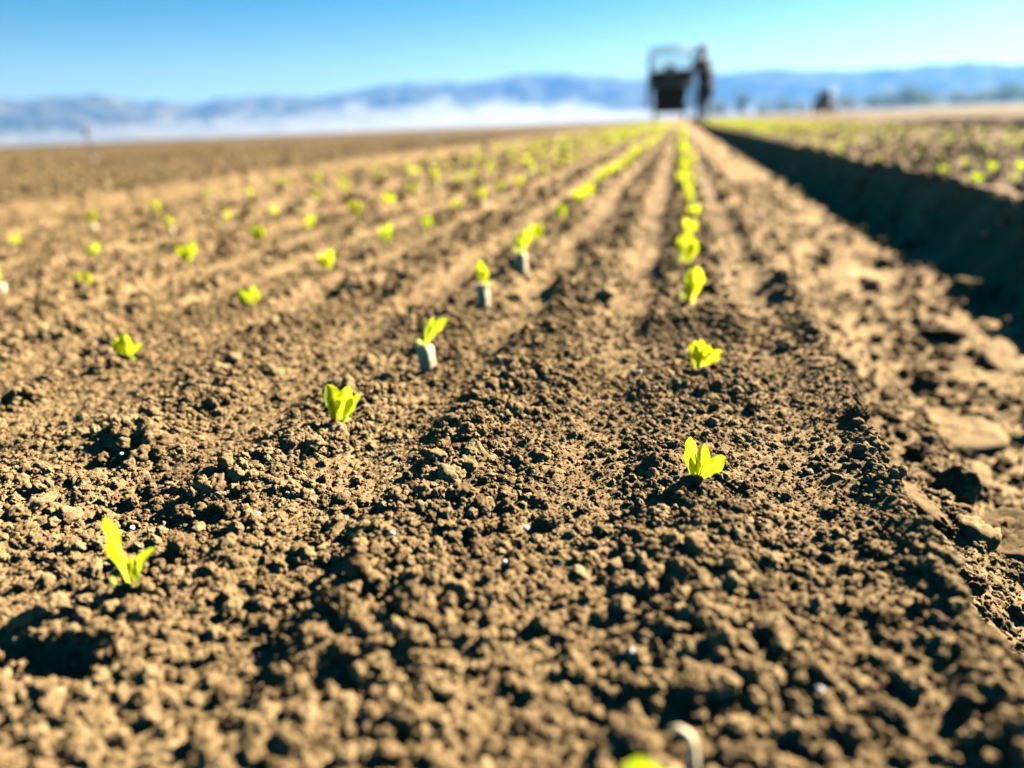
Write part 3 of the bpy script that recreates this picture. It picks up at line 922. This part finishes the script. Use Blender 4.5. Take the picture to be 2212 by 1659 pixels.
rs = random.Random(5)
allp = []
for k in range(1, 13):
    pts = list(KNOWN[k])
    # the right bed's rows start where the frame's edge first shows them
    y = pts[-1][1] if pts else ROWX[k] / 0.44
    x0 = pts[-1][0] if pts else ROWX[k]
    yend = 16.4 if k <= 6 else 30.0
    if k in (8, 7): pass
    while y < yend:
        y += rs.gauss((0.088 if k < 3 else 0.104) if k < 7 else 0.125, 0.014)
        if rs.random() < (0.02 if k < 3 else 0.07): continue
        pts.append((ROWX[k] + rs.gauss(0, 0.007), y))
    for i, (x, y) in enumerate(pts):
        allp.append((math.hypot(x, y), k, i, x, y))
allp.sort()
inframe = [p for p in allp if -1.15 * p[4] - .06 < p[3] < 0.46 * p[4] + .04]
single, rest = inframe[:285], inframe[285:]
cnt = {}
for d, k, i, x, y in single:
    c = cnt[k] = cnt.get(k, OFFS.get(k, 0)) + 1
    vi = WITHPLUG.get((k, i), None)
    if vi is None: vi = rs.choice([0, 1, 2, 3, 4]) if rs.random() < .93 else 5
    me, plug = VAR[vi]
    z = ground_z(x, y) - (0.002 if plug else 0)
    rz = rs.uniform(-0.6, 0.6)
    s_ = rs.uniform(0.8, 1.18) * (0.85 if k >= 7 else 1.0 + 0.18 * float(sstep(0.7, 1.2, d)))
    if c <= 12:
        lab = 'small blurred seedling, %s from the camera in %s' % (ORD[c - 1], ROWNAME[k])
    else:
        lab = 'tiny blurred seedling merging with its neighbours along %s' % ROWNAME[k]
    if plug:
        o = empty('lettuce_seedling', (x, y, z), rz)
        link('foliage', me, o); link('root_plug', plug_mesh(plug), o)
        lab = lab.replace('small blurred', 'plug raised')
    else:
        o = link('lettuce_seedling', me, None, (x, y, z), rz)
    o.scale = (s_,) * 3
    tag(o, lab, 'seedling', SEED_GROUP)
# the rest, too small to count
V, Fc, UV = [], [], []
rx = np.array([p[3] for p in rest]); ry = np.array([p[4] for p in rest])
rz_ = hfun(rx, ry)
small = []
for q in range(5):
    gv, gf, gu = [], [], []
    for i in range(3):
        a, b_, c_ = leaf_geo(([LEFT, RIGHT, BACK][i] + rv.uniform(-25, 25), rv.uniform(4, 22), rv.uniform(4, 26), rv.uniform(14, 19), rv.uniform(7, 11), CAMF + rv.uniform(-30, 30), .3, (0, 0, 0)), 4, 2)
        n = len(gv); gv += a; gf += [tuple(i_ + n for i_ in q_) for q_ in b_]; gu += c_
    small.append((np.array([tuple(p) for p in gv]), np.array(gf), np.array(gu)))
off = 0
for i in range(len(rx)):
    sv, sf, su = small[rs.randrange(5)]
    a = rs.uniform(-.7, .7); s_ = rs.uniform(.85, 1.2)
    rot = np.array([[math.cos(a), -math.sin(a), 0], [math.sin(a), math.cos(a), 0], [0, 0, 1]]) * s_
    V.append(1.2 * sv @ rot.T + np.array([rx[i], ry[i], rz_[i]])); Fc.append(sf + off); UV.append(su); off += len(sv)
me = mesh_from('distant_seedlings', np.concatenate(V).tolist(), np.concatenate(Fc).tolist(), M_LEAF, True, np.concatenate(UV))
tag(link('distant_seedlings', me), 'yellow green haze of far seedlings running in rows towards the planter', 'seedlings', kind='stuff')

# ---------------------------------------------------------------- planter in the distance
M_BLACK = paint('black_steel', (0.012, 0.016, 0.018), 0.6, 0.2, 0.3)
M_FRAME = paint('pale_frame', (0.34, 0.38, 0.30), 0.5, 0.1, 0.2)
M_GREY = paint('grey_panel', (0.05, 0.055, 0.06), 0.6, 0.1, 0.3)
M_TRAY = paint('tray_plastic', (0.16, 0.20, 0.17), 0.5, 0, 0.3)
M_TAN = paint('tan_crate', (0.42, 0.29, 0.12), 0.7, 0, 0.3)
M_RUB = paint('rubber', (0.02, 0.02, 0.02), 0.85, 0, 0.3)
M_NET = paint('green_net', (0.45, 0.62, 0.46), 0.7, 0, 0.2)
PX, PY = -0.275, 18.0
pl = empty('bed_planter', (PX, PY, 0.0))
tag(pl, 'dark machine with a pale open cage on top at the end of the rows', 'planter')
HW = 0.50
b = MB(); b.box((0, 0.5, 0.50), (0.80, 1.0, 0.52), (0.86, 0.9)); b.build('hopper', M_BLACK, pl)
b = MB(); b.box((0, 0.05, 0.26), (0.74, 0.10, 0.10)); b.box((0, 0.9, 0.26), (0.74, 0.10, 0.10)); b.box((-.30, .47, .24), (.06, .75, .06)); b.box((.30, .47, .24), (.06, .75, .06)); b.build('toolbar', M_BLACK, pl)
for s_ in (-1, 1):
    b = MB()
    b.lathe([(0.03, -0.03), (0.10, -0.035), (0.125, -0.03), (0.135, 0.0), (0.125, 0.03), (0.10, 0.035), (0.03, 0.03)], (s_ * 0.33, 0.1, 0.13), 28, 'X')
    w = b.build('wheel', M_RUB, pl, True)
    b = MB(); b.tube([(s_ * .33, .1, .13), (s_ * .33, .3, .30)], .02); b.build('wheel_arm', M_BLACK, pl)
b = MB(); b.box((-.04, 0.05, 0.93), (0.86, 0.05, 0.36)); b.box((.06, 0.6, 0.95), (0.8, 0.6, 0.40)); b.build('rear_panel', M_GREY, pl)
for k_, (x, z) in enumerate([(-.28, 1.02), (0.02, 1.02), (0.28, 1.0)]):
    b = MB()
    b.box((x, 0.5, z + 0.06), (0.27, 0.5, 0.05))
    for q in range(4): b.box((x - .09 + q * .06, 0.5, z + 0.095), (0.035, 0.46, 0.03))
    tag(b.build('seedling_tray', M_TRAY, None, False, (PX, PY, 0)), ['left of three ribbed trays carried on the far planter', 'middle of three ribbed trays carried on the far planter', 'right of three ribbed trays carried on the far planter'][k_], 'tray', 'trays on the planter')
b = MB(); b.box((-0.02, 0.02, 1.10), (0.20, 0.28, 0.20), (0.9, 0.9)); b.box((-0.02, .02, 1.215), (.21, .29, .03)); tag(b.build('crate', M_TAN, None, False, (PX, PY, 0)), 'blurred tan box at the back of the far planter', 'crate')
for sx in (-1, 1):
    for y_ in (0.0, 1.1):
        b = MB(); b.tube([(sx * HW, y_, 0.30), (sx * HW, y_, 1.45), (sx * (HW - .05), y_, 1.58), (sx * (HW - .12), y_, 1.60)], 0.024, 10); b.build('post', M_FRAME, pl, True)
for y_ in (0.0, 1.1):
    b = MB(); b.tube([(-HW + .12, y_, 1.60), (HW - .12, y_, 1.60)], .024, 10); b.build('top_rail', M_FRAME, pl, True)
    b = MB(); b.tube([(-HW, y_, 0.80), (HW, y_, 0.80)], .018, 10); b.build('cross_rail', M_FRAME, pl, True)
for sx in (-1, 1):
    b = MB(); b.tube([(sx * HW, 0, .80), (sx * HW, 1.1, .80)], .018, 10); b.tube([(sx * HW, 0, 1.5), (sx * HW, 1.1, 1.5)], .018, 10); b.build('side_rail', M_FRAME, pl, True)
    b = MB(); b.tube([(sx * HW, 0.02, .34), (sx * .36, .05, .30)], .02, 8); b.tube([(sx * HW, 1.08, .34), (sx * .36, .9, .30)], .02, 8); b.build('bracket', M_FRAME, pl, True)
b = MB()
for i in range(17):
    x = -HW + .03 + i * (2 * HW - .06) / 16
    b.tube([(x, 1.1, .82), (x, 1.1, 1.58)], .007, 5)
for i in range(13):
    z = .84 + i * .74 / 12
    b.tube([(-HW + .02, 1.106, z), (HW - .02, 1.106, z)], .007, 5)
b.build('rear_net', M_NET, pl)

# ---------------------------------------------------------------- person
M_SKIN = paint('skin', (0.33, 0.19, 0.12), 0.6, 0, 0.1)
M_COAT = paint('navy_coat', (0.006, 0.007, 0.014), 0.9, 0, 0.3)
M_TROU = paint('grey_trousers', (0.24, 0.22, 0.21), 0.9, 0, 0.2)
M_BOOT = paint('boot', (0.05, 0.035, 0.02), 0.8, 0, 0.3)
M_HAT = paint('straw_hat', (0.42, 0.34, 0.24), 0.9, 0, 0.25)
def skin_mesh(name, nodes, edges, mat, parent, root=0, sub=2):
    me = bpy.data.meshes.new(name)
    me.from_pydata([n[0] for n in nodes], edges, [])
    me.materials.append(mat)
    o = link(name, me, parent)
    sm = o.modifiers.new('skin', 'SKIN')
    sm.use_smooth_shade = True
    for i, n in enumerate(nodes):
        r_ = n[1]
        me.skin_vertices[0].data[i].radius = r_ if isinstance(r_, tuple) else (r_, r_)
        me.skin_vertices[0].data[i].use_root = (i == root)
    ss = o.modifiers.new('sub', 'SUBSURF'); ss.levels = sub; ss.render_levels = sub
    return o

WX, WY = 0.45, 17.75
wz = ground_z(0.45, 17.75)
pr = empty('person', (WX, WY, wz))
tag(pr, 'person in a dark coat, grey trousers and brimmed hat leaning towards the planter', 'person')
# faces -X (towards the machine), leaning forward; local x forward is -X
def P(fw, side, z): return (-fw, side, z)
nodes = [(P(0.02, 0, 0.92), 0.13), (P(0.06, 0, 1.08), 0.12), (P(0.11, 0, 1.26), (0.14, 0.11)), (P(0.15, 0, 1.40), (0.12, 0.09)), (P(0.18, 0, 1.47), 0.055),
         (P(0.21, 0, 1.54), 0.085), (P(0.225, 0, 1.62), 0.10), (P(0.22, 0, 1.69), 0.07), (P(0.31, 0, 1.575), 0.022)]
edges = [(0, 1), (1, 2), (2, 3), (3, 4), (4, 5), (5, 6), (6, 7), (5, 8)]
def arm(side, el, wr):
    i = len(nodes)
    nodes.extend([(P(0.14, side * 0.19, 1.385), 0.055), (el, 0.045), (wr, 0.032)])
    edges.extend([(3, i), (i, i + 1), (i + 1, i + 2)])
    w = Vector(wr); d = (w - Vector(el)).normalized()
    j = len(nodes)
    nodes.append((tuple(w + d * 0.07), (0.038, 0.02))); edges.append((i + 2, j))
    for q, (dy, L) in enumerate(((-.03, .06), (-.01, .075), (.01, .07), (.028, .055))):
        a = len(nodes)
        nodes.append((tuple(w + d * (0.07 + L * .55) + Vector((0, dy, 0))), 0.010))
        nodes.append((tuple(w + d * (0.07 + L) + Vector((0, dy, -0.02))), 0.008))
        edges.extend([(j, a), (a, a + 1)])
    a = len(nodes)
    nodes.append((tuple(w + d * .06 + Vector((0, -side * .05, .01))), 0.011)); nodes.append((tuple(w + d * .095 + Vector((0, -side * .06, 0))), 0.009))
    edges.extend([(i + 2, a), (a, a + 1)])
arm(-1, P(0.24, -0.25, 1.14), P(0.42, -0.18, 1.06))
arm(1, P(0.26, 0.25, 1.16), P(0.46, 0.20, 1.12))
def leg(side, kn, an, toe):
    i = len(nodes)
    nodes.extend([(P(0.02, side * 0.10, 0.86), 0.092), (kn, 0.062), (an, 0.045), (toe, (0.045, 0.032))])
    edges.extend([(0, i), (i, i + 1), (i + 1, i + 2), (i + 2, i + 3)])
leg(-1, P(0.09, -0.09, 0.48), P(0.04, -0.09, 0.09), P(0.18, -0.10, 0.035))
leg(1, P(0.01, 0.09, 0.48), P(-0.05, 0.09, 0.09), P(0.09, 0.10, 0.035))
skin_mesh('body', nodes, edges, M_SKIN, pr)
cn = [(P(0.00, 0, 0.80), (0.19, 0.17)), (P(0.02, 0, 0.95), (0.17, 0.15)), (P(0.06, 0, 1.10), (0.165, 0.145)), (P(0.11, 0, 1.27), (0.185, 0.15)), (P(0.145, 0, 1.41), (0.16, 0.115)), (P(0.17, 0, 1.475), 0.075),
      (P(0.14, -0.20, 1.385), 0.08), (P(0.24, -0.255, 1.14), 0.066), (P(0.40, -0.19, 1.065), 0.050),
      (P(0.14, 0.20, 1.385), 0.08), (P(0.26, 0.255, 1.16), 0.066), (P(0.44, 0.205, 1.12), 0.050), (P(-0.05, 0.0, 0.64), (0.13, 0.14)), (P(-0.09, 0.0, 0.48), (0.07, 0.12))]
skin_mesh('coat', cn, [(0, 1), (1, 2), (2, 3), (3, 4), (4, 5), (4, 6), (6, 7), (7, 8), (4, 9), (9, 10), (10, 11), (0, 12), (12, 13)], M_COAT, pr, 1)
for side, kn, an in ((-1, P(0.09, -0.09, 0.48), P(0.04, -0.09, 0.10)), (1, P(0.01, 0.09, 0.48), P(-0.05, 0.09, 0.10))):
    skin_mesh('trouser_leg', [(P(0.02, side * 0.09, 0.90), 0.11), (kn, 0.085), (an, 0.068)], [(0, 1), (1, 2)], M_TROU, pr)
for side, an, toe in ((-1, P(0.04, -0.09, 0.13), P(0.19, -0.10, 0.04)), (1, P(-0.05, 0.09, 0.13), P(0.10, 0.10, 0.04))):
    skin_mesh('boot', [(an, 0.058), ((an[0], an[1], 0.05), 0.058), (toe, (0.055, 0.042))], [(0, 1), (1, 2)], M_BOOT, pr)
b = MB()
b.lathe([(0.02, 1.785), (0.07, 1.78), (0.10, 1.75), (0.112, 1.69), (0.115, 1.675), (0.19, 1.655), (0.192, 1.648), (0.116, 1.665), (0.10, 1.66)], (-0.222, 0, 0), 28)
b.build('hat', M_HAT, pr, True)
b = MB(); b.lathe([(0.114, 1.672), (0.118, 1.674), (0.116, 1.70), (0.112, 1.70)], (-0.222, 0, 0), 28); b.build('hat_band', M_COAT, pr, True)
b = MB()
for s_ in (-1, 1):
    b = MB(); b.lathe([(0.002, -.008), (.010, -.004), (.010, .004), (.002, .008)], (-0.318, s_ * .035, 1.615), 10, 'X')
    b.build('eye', M_BLACK, pr, True)
pr.scale = (1.0, 1.1, 0.89)
pr.rotation_euler = (0, R(6), R(-38))

# ---------------------------------------------------------------- irrigation riser at the left
M_PVC = paint('white_pvc', (0.26, 0.22, 0.17), 0.5, 0, 0.15)
M_GALV = paint('galvanised', (0.13, 0.13, 0.12), 0.7, 0.0, 0.25)
rx_, ry_ = -2.994, 3.319
rg = empty('sprinkler_riser', (rx_, ry_, ground_z(rx_, ry_)))
tag(rg, 'slim pale sprinkler riser standing in the bare soil at far left', 'sprinkler')
b = MB(); b.lathe([(0.012, -0.02), (0.012, 0.06), (0.015, 0.062), (0.015, 0.085), (0.010, 0.088)], n=18); b.build('base_pipe', M_PVC, rg, True)
b = MB(); b.tube([(0, 0, 0.08), (0.002, 0, 0.20)], .006, 12); b.build('riser_pipe', M_GALV, rg, True)
b = MB(); b.lathe([(0.008, 0.195), (0.015, 0.20), (0.015, 0.215), (0.009, 0.222), (0.006, 0.235)], n=14); b.tube([(-.016, 0, .228), (.018, 0, .232)], .004, 8); b.build('sprinkler_head', M_GALV, rg, True)

# ---------------------------------------------------------------- distant tractor
M_TGREEN = paint('dark_green_paint', (0.02, 0.05, 0.03), 0.4, 0, 0.3)
M_CREAM = paint('cream_roof', (0.42, 0.42, 0.30), 0.5, 0, 0.2)
M_GLASS = paint('cab_glass', (0.10, 0.13, 0.14), 0.1, 0, 0.1)
td = 95.0; ta = R(9.75)
tr = empty('tractor', (td * math.sin(ta), td * math.cos(ta), 0.0), R(62))
tag(tr, 'small dark tractor with a cream roof at the foot of the far trees', 'tractor')
b = MB(); b.box((1.0, 0, 0.95), (1.9, 0.7, 0.62)); b.box((-.5, 0, .85), (1.4, .9, .5)); b.build('bonnet', M_TGREEN, tr)
b = MB(); b.box((-0.45, 0, 1.60), (1.15, 1.15, 0.95), (1.0, 1.0)); b.build('cab', M_GLASS, tr)
b = MB(); b.box((-0.45, 0, 2.20), (1.6, 1.75, 0.34)); b.build('roof', M_CREAM, tr)
for sx, sy, rw in ((-0.75, 0.78, 0.72), (-0.75, -0.78, 0.72), (1.45, 0.70, 0.45), (1.45, -0.70, 0.45)):
    b = MB(); b.lathe([(rw * .55, -.2), (rw * .9, -.2), (rw, -.12), (rw, .12), (rw * .9, .2), (rw * .55, .2)], (sx, sy, rw), 28, 'Y'); w = b.build('wheel', M_RUB, tr, True)
    b = MB(); b.lathe([(.05, -.1), (rw * .55, -.14), (rw * .55, .14), (.05, .1)], (sx, sy, rw), 20, 'Y'); b.build('rim', M_CREAM, w, True)
b = MB(); b.tube([(1.2, .15, 1.2), (1.2, .15, 2.0)], .05); b.build('exhaust', M_BLACK, tr, True)

# ---------------------------------------------------------------- far trees
def tree_leaf_mat(name, c):
    m, nt, out = new_mat(name)
    d = nt.nodes.new('ShaderNodeBsdfDiffuse'); t = nt.nodes.new('ShaderNodeBsdfTranslucent')
    geo = nt.nodes.new('ShaderNodeNewGeometry')
    r_ = ramp(nt, [(0.0, [k * .55 for k in c]), (1.0, [k * 1.4 for k in c])])
    nt.links.new(geo.outputs['Random Per Island'], r_.inputs['Fac'])
    nt.links.new(r_.outputs[0], d.inputs['Color']); nt.links.new(r_.outputs[0], t.inputs['Color'])
    mx = nt.nodes.new('ShaderNodeMixShader'); mx.inputs[0].default_value = .5
    nt.links.new(d.outputs[0], mx.inputs[1]); nt.links.new(t.outputs[0], mx.inputs[2])
    nt.links.new(mx.outputs[0], out.inputs['Surface'])
    return m
M_TL = [tree_leaf_mat('tree_leaf', (0.085, 0.125, 0.035)), tree_leaf_mat('tree_leaf', (0.075, 0.11, 0.04)), tree_leaf_mat('tree_leaf', (0.11, 0.12, 0.05))]
M_BARK = paint('bark', (0.10, 0.075, 0.05), 0.9, 0, 0.4, 2)
def tree(az, dist, w, h_, mi, lab, tall=False):
    rt = random.Random(int(az * 100) + 9)
    dist *= 5; w *= 8; h_ *= 4.4
    x, y = dist * math.sin(R(az)), dist * math.cos(R(az))
    o = empty('tree', (x, y, 0), rt.uniform(0, 6))
    tag(o, lab, 'tree', 'trees along the far field edge')
    b = MB()
    b.tube([(0, 0, -.1), (.05 * h_ * .2, 0, h_ * .3), (0.02 * h_, .02 * h_, h_ * .75)], [h_ * .035, h_ * .025, h_ * .008], 8)
    lobes = []
    for i in range(7 if not tall else 9):
        a = rt.uniform(0, 6.28); rr_ = rt.uniform(0, .34) * w
        z = h_ * (rt.uniform(.30, .82) if not tall else .18 + .75 * i / 9)
        k = rt.uniform(.20, .34) * w * (1.0 if not tall else 1.3)
        lobes.append((rr_ * math.cos(a), rr_ * math.sin(a), z, k))
        b.tube([(.02 * h_, 0, h_ * .25), (rr_ * math.cos(a) * .6, rr_ * math.sin(a) * .6, z * .8), (rr_ * math.cos(a), rr_ * math.sin(a), z)], [h_ * .014, h_ * .009, h_ * .004], 6)
    b.build('trunk', M_BARK, o, True)
    v, f = [], []
    for lx, ly, lz, k in lobes:
        for _ in range(170):
            d = Vector((rt.gauss(0, 1), rt.gauss(0, 1), rt.gauss(0, 1))).normalized() * k * (rt.random() ** .45)
            c = Vector((lx, ly, lz)) + Vector((d.x, d.y, d.z * .9))
            if c.z < .12 * h_: continue
            u = Vector((rt.gauss(0, 1), rt.gauss(0, 1), rt.gauss(0, 1))).normalized()
            t = u.orthogonal().normalized(); s_ = rt.uniform(.02, .045) * (w + h_) * .5
            q = u.cross(t)
            n = len(v)
            v += [c - t * s_, c + q * s_ * .6, c + t * s_ * 1.2, c - q * s_ * .6]
            f.append((n, n + 1, n + 2, n + 3))
    link('crown', mesh_from('crown', v, f, M_TL[mi], False), o)
TREES = [
    (2.85, 300, 7.0, 5.2, 2, 'low pale bush right of the person, hazy on the horizon', False),
    (4.25, 320, 4.2, 10.2, 1, 'slim tall hazy tree between the person and the tractor', True),
    (5.7, 320, 6.5, 3.6, 0, 'low hazy bush just right of the slim tall tree', False),
    (7.0, 310, 8.5, 4.4, 0, 'rounded hazy bush left of the tractor', False),
    (8.3, 320, 6.0, 3.0, 2, 'lowest hazy bush touching the tractor at its left', False),
    (11.3, 330, 9.0, 4.6, 2, 'hazy tree next right of the tractor', False),
    (12.6, 330, 9.0, 5.8, 0, 'hazy tree second right of the tractor', False),
    (13.7, 320, 8.0, 5.0, 1, 'bluish tree left of the broad dark one', False),
    (14.7, 310, 10.5, 7.0, 1, 'broad dark bluish tree in the middle of the right tree line', False),
    (16.1, 330, 8.5, 5.0, 0, 'hazy tree next right of the broad dark one', False),
    (17.4, 340, 7.5, 5.4, 2, 'pale thin crowned tree in a gap of the right tree line', False),
    (18.5, 330, 8.0, 3.8, 2, 'low pale bush between two hazy trees at right', False),
    (19.5, 320, 7.5, 4.8, 0, 'mid green hazy tree left of the pointed one', False),
    (20.45, 310, 6.5, 7.2, 1, 'pointed dark tree rising near the right frame edge', True),
    (21.5, 320, 9.0, 5.6, 0, 'hazy tree cut by the right frame edge', False)]
for t in TREES: tree(*t)

# ---------------------------------------------------------------- mountains
MT = [(-75, 2.6), (-62, 2.9), (-52, 2.6), (-46.32, 2.82), (-43.84, 2.89), (-41.2, 3.01), (-40.27, 2.97), (-38.84, 2.51), (-37.13, 2.53), (-35.12, 2.31), (-32.65, 2.61), (-29.51, 2.74), (-26.96, 2.55), (-24.29, 2.84), (-21.91, 3.24), (-19.54, 3.29), (-16.13, 3.11), (-13.37, 3.33), (-11.3, 3.56), (-8.9, 3.55), (-6.53, 3.23), (-4.5, 2.95), (-2.49, 2.85), (0.14, 2.79), (2.71, 2.9), (4.59, 3.03), (7.05, 2.95), (8.86, 2.72), (10.9, 2.6), (12.31, 2.62), (13.68, 2.7), (15.29, 2.65), (16.85, 2.68), (17.85, 2.74), (19.37, 2.47), (20.88, 2.31), (28, 2.7), (38, 2.3), (55, 2.6)]
def build_mountains():
    na, nr = 620, 90
    az = np.linspace(-75, 55, na)
    el = np.interp(az, [m[0] for m in MT], [m[1] for m in MT])
    RC = 6500.0
    rad = np.linspace(5200, 8200, nr)
    A, Q = np.meshgrid(az, rad, indexing='ij')
    E = np.repeat(el[:, None], nr, 1)
    H = np.tan(np.radians(E)) * RC
    t = (Q - 5200) / (RC - 5200)
    up = np.clip(t, 0, 1) ** 0.9
    dn = 1 - np.clip((Q - RC) / (8200 - RC), 0, 1)
    X = Q * np.sin(np.radians(A)); Y = Q * np.cos(np.radians(A))
    ridge = np.abs(perlin(X / 420, Y / 420, 51)) * 0.55 + np.abs(perlin(X / 190, Y / 190, 52)) * 0.25 + 0.12 * np.abs(perlin(X / 80, Y / 80, 53))
    crest = np.exp(-((Q - RC) / 300) ** 2)
    Z = H * np.minimum(up, dn) * (1 - (1 - crest) * ridge) - 3
    Z += 14 * perlin(X / 130, Y / 130, 54) * np.minimum(up, dn)
    v = np.stack([X.ravel(), Y.ravel(), Z.ravel()], 1)
    idx = np.arange(na * nr).reshape(na, nr)
    f = np.stack([idx[:-1, :-1], idx[1:, :-1], idx[1:, 1:], idx[:-1, 1:]], -1).reshape(-1, 4)
    m, nt, out = new_mat('mountain')
    d = nt.nodes.new('ShaderNodeBsdfDiffuse')
    geo = nt.nodes.new('ShaderNodeNewGeometry')
    n = nt.nodes.new('ShaderNodeTexNoise'); n.inputs['Scale'].default_value = 0.006; n.inputs['Detail'].default_value = 8
    nt.links.new(geo.outputs['Position'], n.inputs['Vector'])
    r_ = ramp(nt, [(.38, (0.035, 0.045, 0.025)), (.62, (0.11, 0.09, 0.055))])
    nt.links.new(n.outputs['Fac'], r_.inputs[0]); nt.links.new(r_.outputs[0], d.inputs[0]); nt.links.new(d.outputs[0], out.inputs[0])
    me = mesh_from('mountains', v.tolist(), f.tolist(), m)
    tag(link('mountains', me), 'long blue mountain range along the horizon', 'mountains', kind='structure')
build_mountains()

# ---------------------------------------------------------------- mist and haze
def vol_mat(name, dens, col, aniso):
    m, nt, out = new_mat(name)
    p = nt.nodes.new('ShaderNodeVolumePrincipled')
    p.inputs['Density'].default_value = dens
    p.inputs['Density Attribute'].default_value = ''
    p.inputs['Color'].default_value = (*col, 1)
    p.inputs['Anisotropy'].default_value = aniso
    nt.links.new(p.outputs[0], out.inputs['Volume'])
    return m
FOG = [(-62, 0.7), (-52, .9), (-46.7, 1.00), (-41.56, 1.15), (-35.86, 1.35), (-29.68, 1.5), (-23.07, 1.75), (-16.22, 1.70), (-11.02, 1.4), (-5.84, 1.05), (-2.77, 0.85), (2, .75), (10, .7), (20, .6), (30, .4)]
def build_fog():
    na, ns = 320, 24
    az = np.linspace(-62, 30, na)
    el = np.interp(az, [m[0] for m in FOG], [m[1] for m in FOG])
    R0, T = 2600.0, 420.0
    el0 = el.copy()
    el = el + 0.26 * perlin(az / 3.1, az * 0 + 2.2, 61) + 0.10 * perlin(az / 1.2, az * 0 + 4.2, 62)
    for c, wd, a in ((-38.0, .7, .35), (-33.0, .8, .5), (-25.2, .9, .7), (-18.5, 1.0, .7), (-14.5, .7, .5), (-9.5, .8, .45)):
        el = el + a * np.exp(-((az - c) / wd) ** 2)
    el = np.maximum(el, 0.05)
    H = np.tan(np.radians(el)) * R0
    TK = np.interp(az, [-62, -46, -36, -24, -14, -4, 1, 30], [.5, .55, .65, .9, 1.1, 1.0, .35, .25])
    v = []
    for i in range(na):
        k = math.sin(math.pi * min(1, max(0.02, i / (na - 1) * 8), max(0.02, (1 - i / (na - 1)) * 8)) / 2)
        for j in range(ns):
            ph = math.pi * j / (ns - 1)
            r_ = R0 - T * math.cos(ph) * k * TK[i]
            z = H[i] * math.sin(ph) ** 1.5 - 0.5
            ae = az[i] + 1.5 * math.sin(ph) * (el[i] - el0[i] + .3)
            v.append((r_ * math.sin(R(ae)), r_ * math.cos(R(ae)), z))
    f = []
    for i in range(na - 1):
        for j in range(ns):
            a, b_ = i * ns + j, i * ns + (j + 1) % ns
            f.append((a, a + ns, b_ + ns, b_))
    f.append(tuple(range(ns))); f.append(tuple((na - 1) * ns + j for j in range(ns - 1, -1, -1)))
    me = mesh_from('fog_bank', v, f, vol_mat('fog', 0.00042, (0.96, 0.98, 1.0), 0.3))
    tag(link('fog_bank', me), 'white bank of ground mist lying before the mountains', 'mist', kind='stuff')
build_fog()
b = MB()
v = [(x, y, z) for z in (-1.5, 460) for (x, y) in ((-13500, -60), (13500, -60), (13500, 9300), (-13500, 9300))]
me = mesh_from('haze', v, [(3, 2, 1, 0), (4, 5, 6, 7), (0, 1, 5, 4), (1, 2, 6, 5), (2, 3, 7, 6), (3, 0, 4, 7)], vol_mat('haze', 0.000062, (0.16, 0.45, 1.0), 0.25), False)
tag(link('haze', me), 'thin blue haze filling the air over the field', 'haze', kind='stuff')
